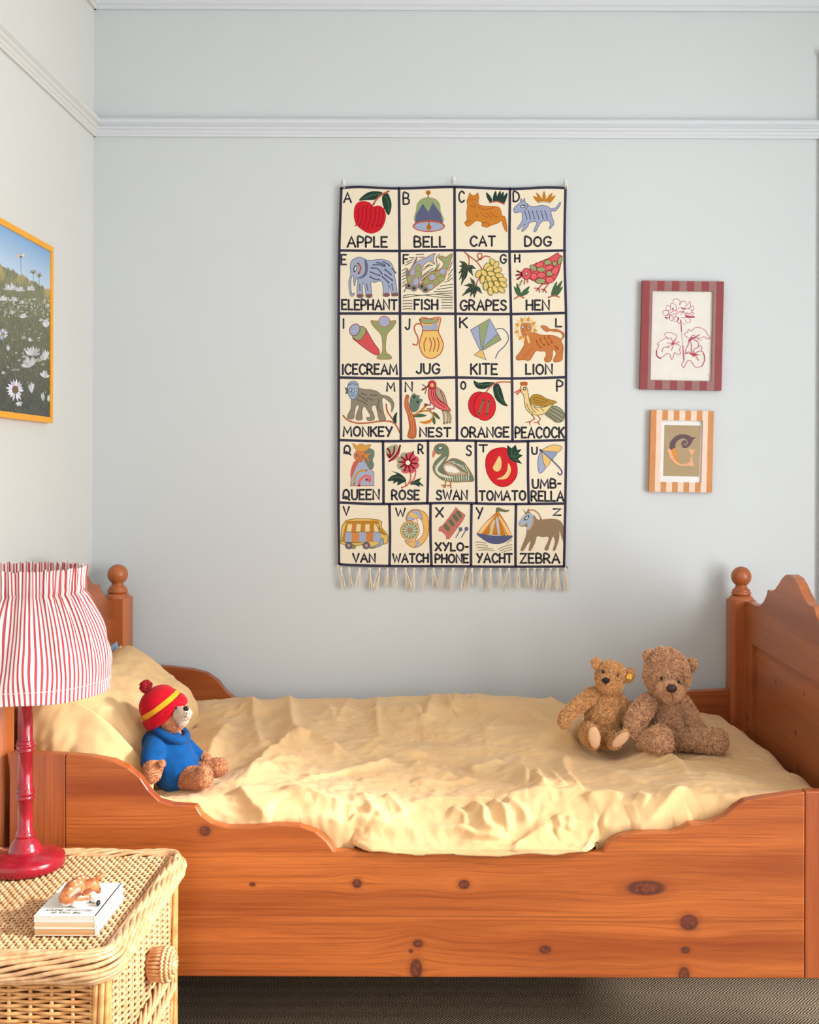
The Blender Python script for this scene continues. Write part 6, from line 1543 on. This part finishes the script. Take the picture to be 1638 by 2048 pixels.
# ------------------------------------------------------------------ table lamp
TZ = NZ + 0.0055
lamp_c = PZ(50, 1733, TZ); LX, LY = lamp_c.x, lamp_c.y
lamp = thing('table_lamp', (LX, LY, TZ), 'red turned lamp with a gathered red and white striped shade on the wicker chest', 'lamp')
REDW = plain('red_lacquered_wood', (156, 20, 38), rough=0.22, var=0.12, vscale=40, spec=0.5, coat=0.4)
mb = MB(); mb.lathe((LX, LY, TZ), [(.070, 0), (.0775, .001), (.0795, .004), (.0800, .014), (.0790, .0205), (.0760, .0235), (.060, .0290), (.044, .0325), (.034, .0345), (.0315, .037), (.0300, .045), (.025, .055), (.0195, .060), (.0185, .063)], 56)
mb.build('base', REDW, lamp)
zpx = lambda py: H - (py - CY) / F * LY - TZ
pr = [(.0175, .060)]
for py in (1674, 1590, 1495, 1402):
    z = zpx(py)
    for dz, r in ((-.013, .0152), (-.011, .0176), (-.008, .0192), (-.005, .0176), (-.0035, .0168), (-.001, .0184), (.002, .0198), (.005, .0184), (.0065, .0166), (.009, .0176), (.0115, .0166), (.013, .0150)): pr.append((r, z + dz))
pr += [(.0150, zpx(1300)), (.010, zpx(1290)), (.009, zpx(1170))]
mb = MB(); mb.lathe((LX, LY, TZ), pr, 32); mb.build('pole', REDW, lamp)
# shade
t = NT('red_and_white_ticking')
uvn = t.n('ShaderNodeUVMap'); uvn.uv_map = 'UVMap'; sep = t.n('ShaderNodeSeparateXYZ'); t.l(uvn.outputs[0], sep.inputs[0])
tri = t.math('PINGPONG', t.math('MULTIPLY', sep.outputs[0], 2.0 * 112), 1.0)
st = t.range(tri, 0.52, 0.63)
co = t.coords()
c = t.mix(st, lin((246, 240, 236)), t.mix(t.noise(co, 300, 2), lin((196, 74, 80)), lin((208, 98, 102))))
t.base(c); t.set(Roughness=0.9); t.b.inputs['Specular IOR Level'].default_value = .1
t.bump(t.noise(co, 900, 2), .12, .0006)
tr_ = t.n('ShaderNodeBsdfTranslucent'); t.l(c, tr_.inputs[0]); mx = t.n('ShaderNodeMixShader'); mx.inputs[0].default_value = .22
out = t.t.nodes['Material Output']; t.l(t.b.outputs[0], mx.inputs[1]); t.l(tr_.outputs[0], mx.inputs[2]); t.l(mx.outputs[0], out.inputs[0])
SHADE = t.m
nu, nv = 900, 90
th = np.linspace(0, 2 * PI, nu, endpoint=False)[None, :]; v = np.linspace(0, 1, nv)[:, None]
zs = lambda py: H - (py - CY) / F * LY
ZT_, ZBt = zs(1137), zs(1384)
key = np.array([(0, .168), (.06, .169), (.21, .172), (.36, .166), (.53, .1525), (.70, .131), (.77, .1185), (.82, .1145), (.87, .1150), (.94, .116), (1.0, .118)])
rad = np.interp(v, key[:, 0], key[:, 1])
for _ in range(3): rad = np.convolve(np.pad(rad[:, 0], 3, 'edge'), np.ones(7) / 7, 'valid')[:, None]
rg = np.random.default_rng(2)
def fold(n, seed, sharp=1.0):
    r = np.random.default_rng(seed); ph = r.uniform(0, 2 * PI, 4); am = r.uniform(.5, 1, 4)
    return sum(am[i] * np.sin((n + (i - 1) * int(n * .23)) * th + ph[i]) for i in range(4)) / 2.2
gath = np.exp(-((v - .80) / .10) ** 2); frill = np.clip((v - .82) / .18, 0, 1); skirt = np.clip((.76 - v) / .5, 0, 1); hemf = np.clip(v / .10, .35, 1)
F1, F2, F3 = fold(46, 1), fold(20, 2), fold(9, 3)
tw = th + 0.16 * np.sin(3 * th + 1) * (1 - v)
F2s = np.interp((tw % (2 * PI)).ravel(), th.ravel(), F2.ravel()).reshape(tw.shape)
F3s = np.interp(((th + .25 * np.sin(2 * th + 4 * v)) % (2 * PI)).ravel(), th.ravel(), F3.ravel()).reshape(tw.shape)
disp = .0050 * gath * F1 - .004 * np.exp(-((v - .80) / .02) ** 2) + frill * (.0045 * F1 + .003 * F2) + .0085 * F2s * np.exp(-((v - .55) / .22) ** 2) * hemf + .0095 * F3s * np.exp(-((v - .28) / .2) ** 2)
RR = rad + disp
ang = th + 0.012 * F1 * gath + .01 * F2 * frill
zz_ = ZBt + (ZT_ - ZBt) * v + .0025 * F1 * frill * frill + .002 * F2 * frill + .0015 * fold(5, 9) * (1 - v) ** 3
uu = th / (2 * PI) + .0050 * F2s * np.exp(-((v - .5) / .25) ** 2) + .0065 * F3s * np.exp(-((v - .25) / .18) ** 2) + .0012 * F1 * gath
mb = MB(); V3 = np.stack([LX + RR * np.cos(ang), LY + RR * np.sin(ang), zz_ + 0 * th], -1)
uva = np.stack([uu, v + 0 * th], -1)
V3 = np.concatenate([V3, V3[:, :1]], 1); u2 = uva[:, :1].copy(); u2[..., 0] += 1.0; uva = np.concatenate([uva, u2], 1); nu1 = nu + 1
mb.v = V3.reshape(-1, 3).tolist(); mb.uv = uva.reshape(-1, 2)
ii = (np.arange(nv - 1)[:, None] * nu1 + np.arange(nu)[None, :]).ravel()
mb.f = np.stack([ii, ii + 1, ii + nu1 + 1, ii + nu1], -1).tolist(); mb.mi = [0] * len(mb.f); mb.sm = [True] * len(mb.f)
sh = mb.build('lamp_shade', SHADE, lamp, fix=False)
md = sh.modifiers.new('cloth', 'SOLIDIFY'); md.thickness = .0012
# hem stitching and wire ring
mb = MB(); k = 9
row = V3[k]; mb.tube(row[:-1:3] + (row[:-1:3] - np.array([LX, LY, 0])) * np.array([.006, .006, 0]), .0005, 4, closed=True); mb.build('hem_stitching', plain('white_thread', (246, 240, 238)), sh, fix=False)
mb = MB(); zr = ZBt + (ZT_ - ZBt) * .80
mb.tube([(LX + .108 * math.cos(a * PI / 24), LY + .108 * math.sin(a * PI / 24), zr) for a in range(48)], .0016, 6, closed=True)
for a in range(3): mb.tube([(LX + .008 * math.cos(a * 2.094), LY + .008 * math.sin(a * 2.094), zr - .01), (LX + .108 * math.cos(a * 2.094), LY + .108 * math.sin(a * 2.094), zr)], .0014, 6)
mb.build('shade_ring', plain('white_wire', (230, 228, 224), rough=.4), sh, fix=False)

# ------------------------------------------------------------------ books and fawn
COVER = plain('ivory_book_cover', (232, 230, 223), rough=0.55, var=0.02); PAGES = NT('page_edges'); co = PAGES.coords()
PAGES.base(PAGES.mix(PAGES.range(PAGES.noise(PAGES.mapping(co, (3, 3, 900)), 1.0, 3), .35, .65), lin((226, 206, 172)), lin((196, 158, 112)))); PAGES.set(Roughness=.9); PAGES = PAGES.m
TANP = NT('tanned_page_edges'); co = TANP.coords()
TANP.base(TANP.mix(TANP.range(TANP.noise(TANP.mapping(co, (3, 3, 900)), 1.0, 3), .35, .65), lin((212, 176, 126)), lin((182, 132, 84)))); TANP.set(Roughness=.9); TANP = TANP.m
GREYP = plain('pale_page_edges', (222, 216, 204), rough=.9, var=.06, vscale=200)
bz = TZ; btop = None
for (hgt, dx, dy, rz, pm, lb) in ((0.0128, 0.0010, -0.0010, 0.6, TANP, 'bottom book of the small stack, with tanned page edges lying on the wicker chest'),
                          (0.0110, 0.0000, 0.0000, -0.4, PAGES, 'middle book of the small stack on the wicker chest'),
                          (0.0100, -0.0008, 0.0005, 0.2, GREYP, 'top ivory book of the small stack, the fawn figurine lying on it')):
    fl = P(67.5, 1841, 1.947); frt = P(192, 1841, 1.947)
    x0, x1 = fl.x + dx, frt.x + dx; y0, y1 = 1.947 + dy, 2.105 + dy
    bk = thing('book', ((x0 + x1) / 2, (y0 + y1) / 2, bz), lb, 'book', 'small books on the wicker chest')
    ct = 0.0006
    mb = MB()
    mb.box((x0, y0, bz), (x1, y1, bz + ct)); mb.box((x0, y0, bz + hgt - ct), (x1, y1, bz + hgt))
    sp = [(x1 - .003, bz), (x1, bz), (x1 + .0022, bz + hgt * .3), (x1 + .0026, bz + hgt * .5), (x1 + .0022, bz + hgt * .7), (x1, bz + hgt), (x1 - .003, bz + hgt)]
    mb.prism(sp, lambda u, w, d: (u, d, w), y0, y1)
    # pressed joint beside the spine
    mb.build('cover', COVER, bk, bevel=.0004)
    mb = MB(); mb.box((x0 + .001, y0 + .0005, bz + ct), (x1 - .002, y1 - .002, bz + hgt - ct)); mb.build('pages', pm, bk)
    last = (bk, x0, x1, y0, y1, bz + hgt); bz += hgt + .0002
bk, x0, x1, y0, y1, bt = last
mb = MB(); pen = Pen(mb, lambda a, b, d: (a, -b, bt + .0001 + d)); pen.maker = flat_mat
gr = (86, 82, 80)
w_ = x1 - x0
pen.word('BENJAMIN BUNNY', x0 + .012, x1 - .016, -(y0 + .0295), -(y0 + .0215), gr, .0013, True)
pen.word('THE TALE OF', x0 + .026, x1 - .030, -(y0 + .0175), -(y0 + .0105), gr, .0013, True)
mb.build('title_lettering', pen.mats, bk, fix=False)

BT = bt
fawn = thing('fawn_figurine', tuple(Vector((P(165, 1800, 2.02).x, 2.02, BT))), 'small spotted fawn figurine curled up on top of the book stack', 'figurine')
t = NT('painted_fawn'); co = t.coords(); sep = t.n('ShaderNodeSeparateXYZ'); t.l(co, sep.inputs[0])
nz2 = t.noise(co, 70, 3)
zc = t.math('ADD', sep.outputs[2], t.math('MULTIPLY', t.math('SUBTRACT', nz2, .5), .012))
c = t.mix(t.range(nz2, .35, .65), lin((206, 130, 72)), lin((146, 76, 42)))
c = t.mix(t.range(zc, .010, .004), c, lin((244, 236, 224)))
t.base(c); t.set(Roughness=.4); FAWN = t.m
WHT = plain('white_glaze', (246, 240, 230), rough=.35, var=.02); HOOF = plain('black_glaze', (28, 26, 30), rough=.3); BRN = plain('brown_glaze', (150, 78, 44), rough=.4, var=.15)
def fz(px, py, dz):   # a point above the book at height dz
    return PZ(px, py, BT + dz)
def fs(px, py, dz, r): return (fz(px, py, dz), r)
body = [[fs(134, 1795, .016, .0155), fs(148, 1782, .021, .0200), fs(162, 1772, .023, .0195), fs(173, 1772, .022, .0155)], [fs(150, 1796, .012, .0140), fs(166, 1795, .010, .0110), fs(174, 1796, .008, .0085)]]
fb = plush('body', body, FAWN, fawn, dens=0, voxel=.0015, smooth=8)
hd = plush('head', [[fs(174, 1771, .026, .0115), fs(184, 1768, .027, .0115)], [fs(188, 1771, .024, .0095), fs(195, 1778, .017, .0062), fs(197, 1782, .013, .0050)]], FAWN, fawn, dens=0, voxel=.0012, smooth=6)
plush('ear', [[fs(190, 1760, .034, .0030), fs(200, 1754, .038, .0045), fs(208, 1749, .041, .0022)]], FAWN, hd, dens=0, voxel=.0009, smooth=3)
plush('ear', [[fs(180, 1779, .030, .0030), fs(172, 1784, .030, .0046), fs(166, 1790, .029, .0022)]], BRN, hd, dens=0, voxel=.0009, smooth=3)
mb = MB(); mb.ball(fz(199, 1777, .0185), .0021); mb.build('eye', HOOF, hd)
plush('leg', [[fs(172, 1795, .006, .0062), fs(184, 1797, .006, .0058), fs(193, 1801, .0055, .0052)]], WHT, fawn, dens=0, voxel=.0009, smooth=3)
mb = MB(); mb.ball(fz(196.5, 1806, .0055), (.0035, .006, .0055)); mb.build('hoof', HOOF, fawn)
plush('leg', [[fs(140, 1803, .006, .0058), fs(152, 1809, .006, .0056), fs(164, 1808, .0055, .005)]], WHT, fawn, dens=0, voxel=.0009, smooth=3)
plush('tail', [[fs(128, 1797, .012, .005), fs(123, 1801, .009, .0034)]], BRN, fawn, dens=0, voxel=.0009, smooth=3)
# white spots lie on the back
vb = np.array([tuple(v.co) for v in fb.data.vertices]) + np.array(ORG[fawn.name]); mb = MB()
bx = CX + vb[:, 0] * F / vb[:, 1]; by = CY + (H - vb[:, 2]) * F / vb[:, 1]
nn = np.empty(len(vb) * 3); fb.data.vertices.foreach_get('normal', nn); nn = nn.reshape(-1, 3)
for x, y in ((150, 1757), (144, 1762), (158, 1751), (167, 1749), (153, 1765), (162, 1759), (139, 1770), (147, 1772), (156, 1772), (132, 1777), (170, 1757), (164, 1767), (135, 1785), (128, 1788), (144, 1780), (178, 1759), (137, 1764), (160, 1744)):
    d = (bx - x) ** 2 + (by - y) ** 2 + np.where(nn[:, 1] > .45, 1e4, 0); k = int(d.argmin())
    if d[k] < 30:
        n_ = Vector(nn[k]); mb.ball(Vector(vb[k]), (.0025, .0025, .0009), seg=10, rings=6, rot=n_.to_track_quat('Z', 'Y').to_matrix())
mb.build('spots', WHT, fb)
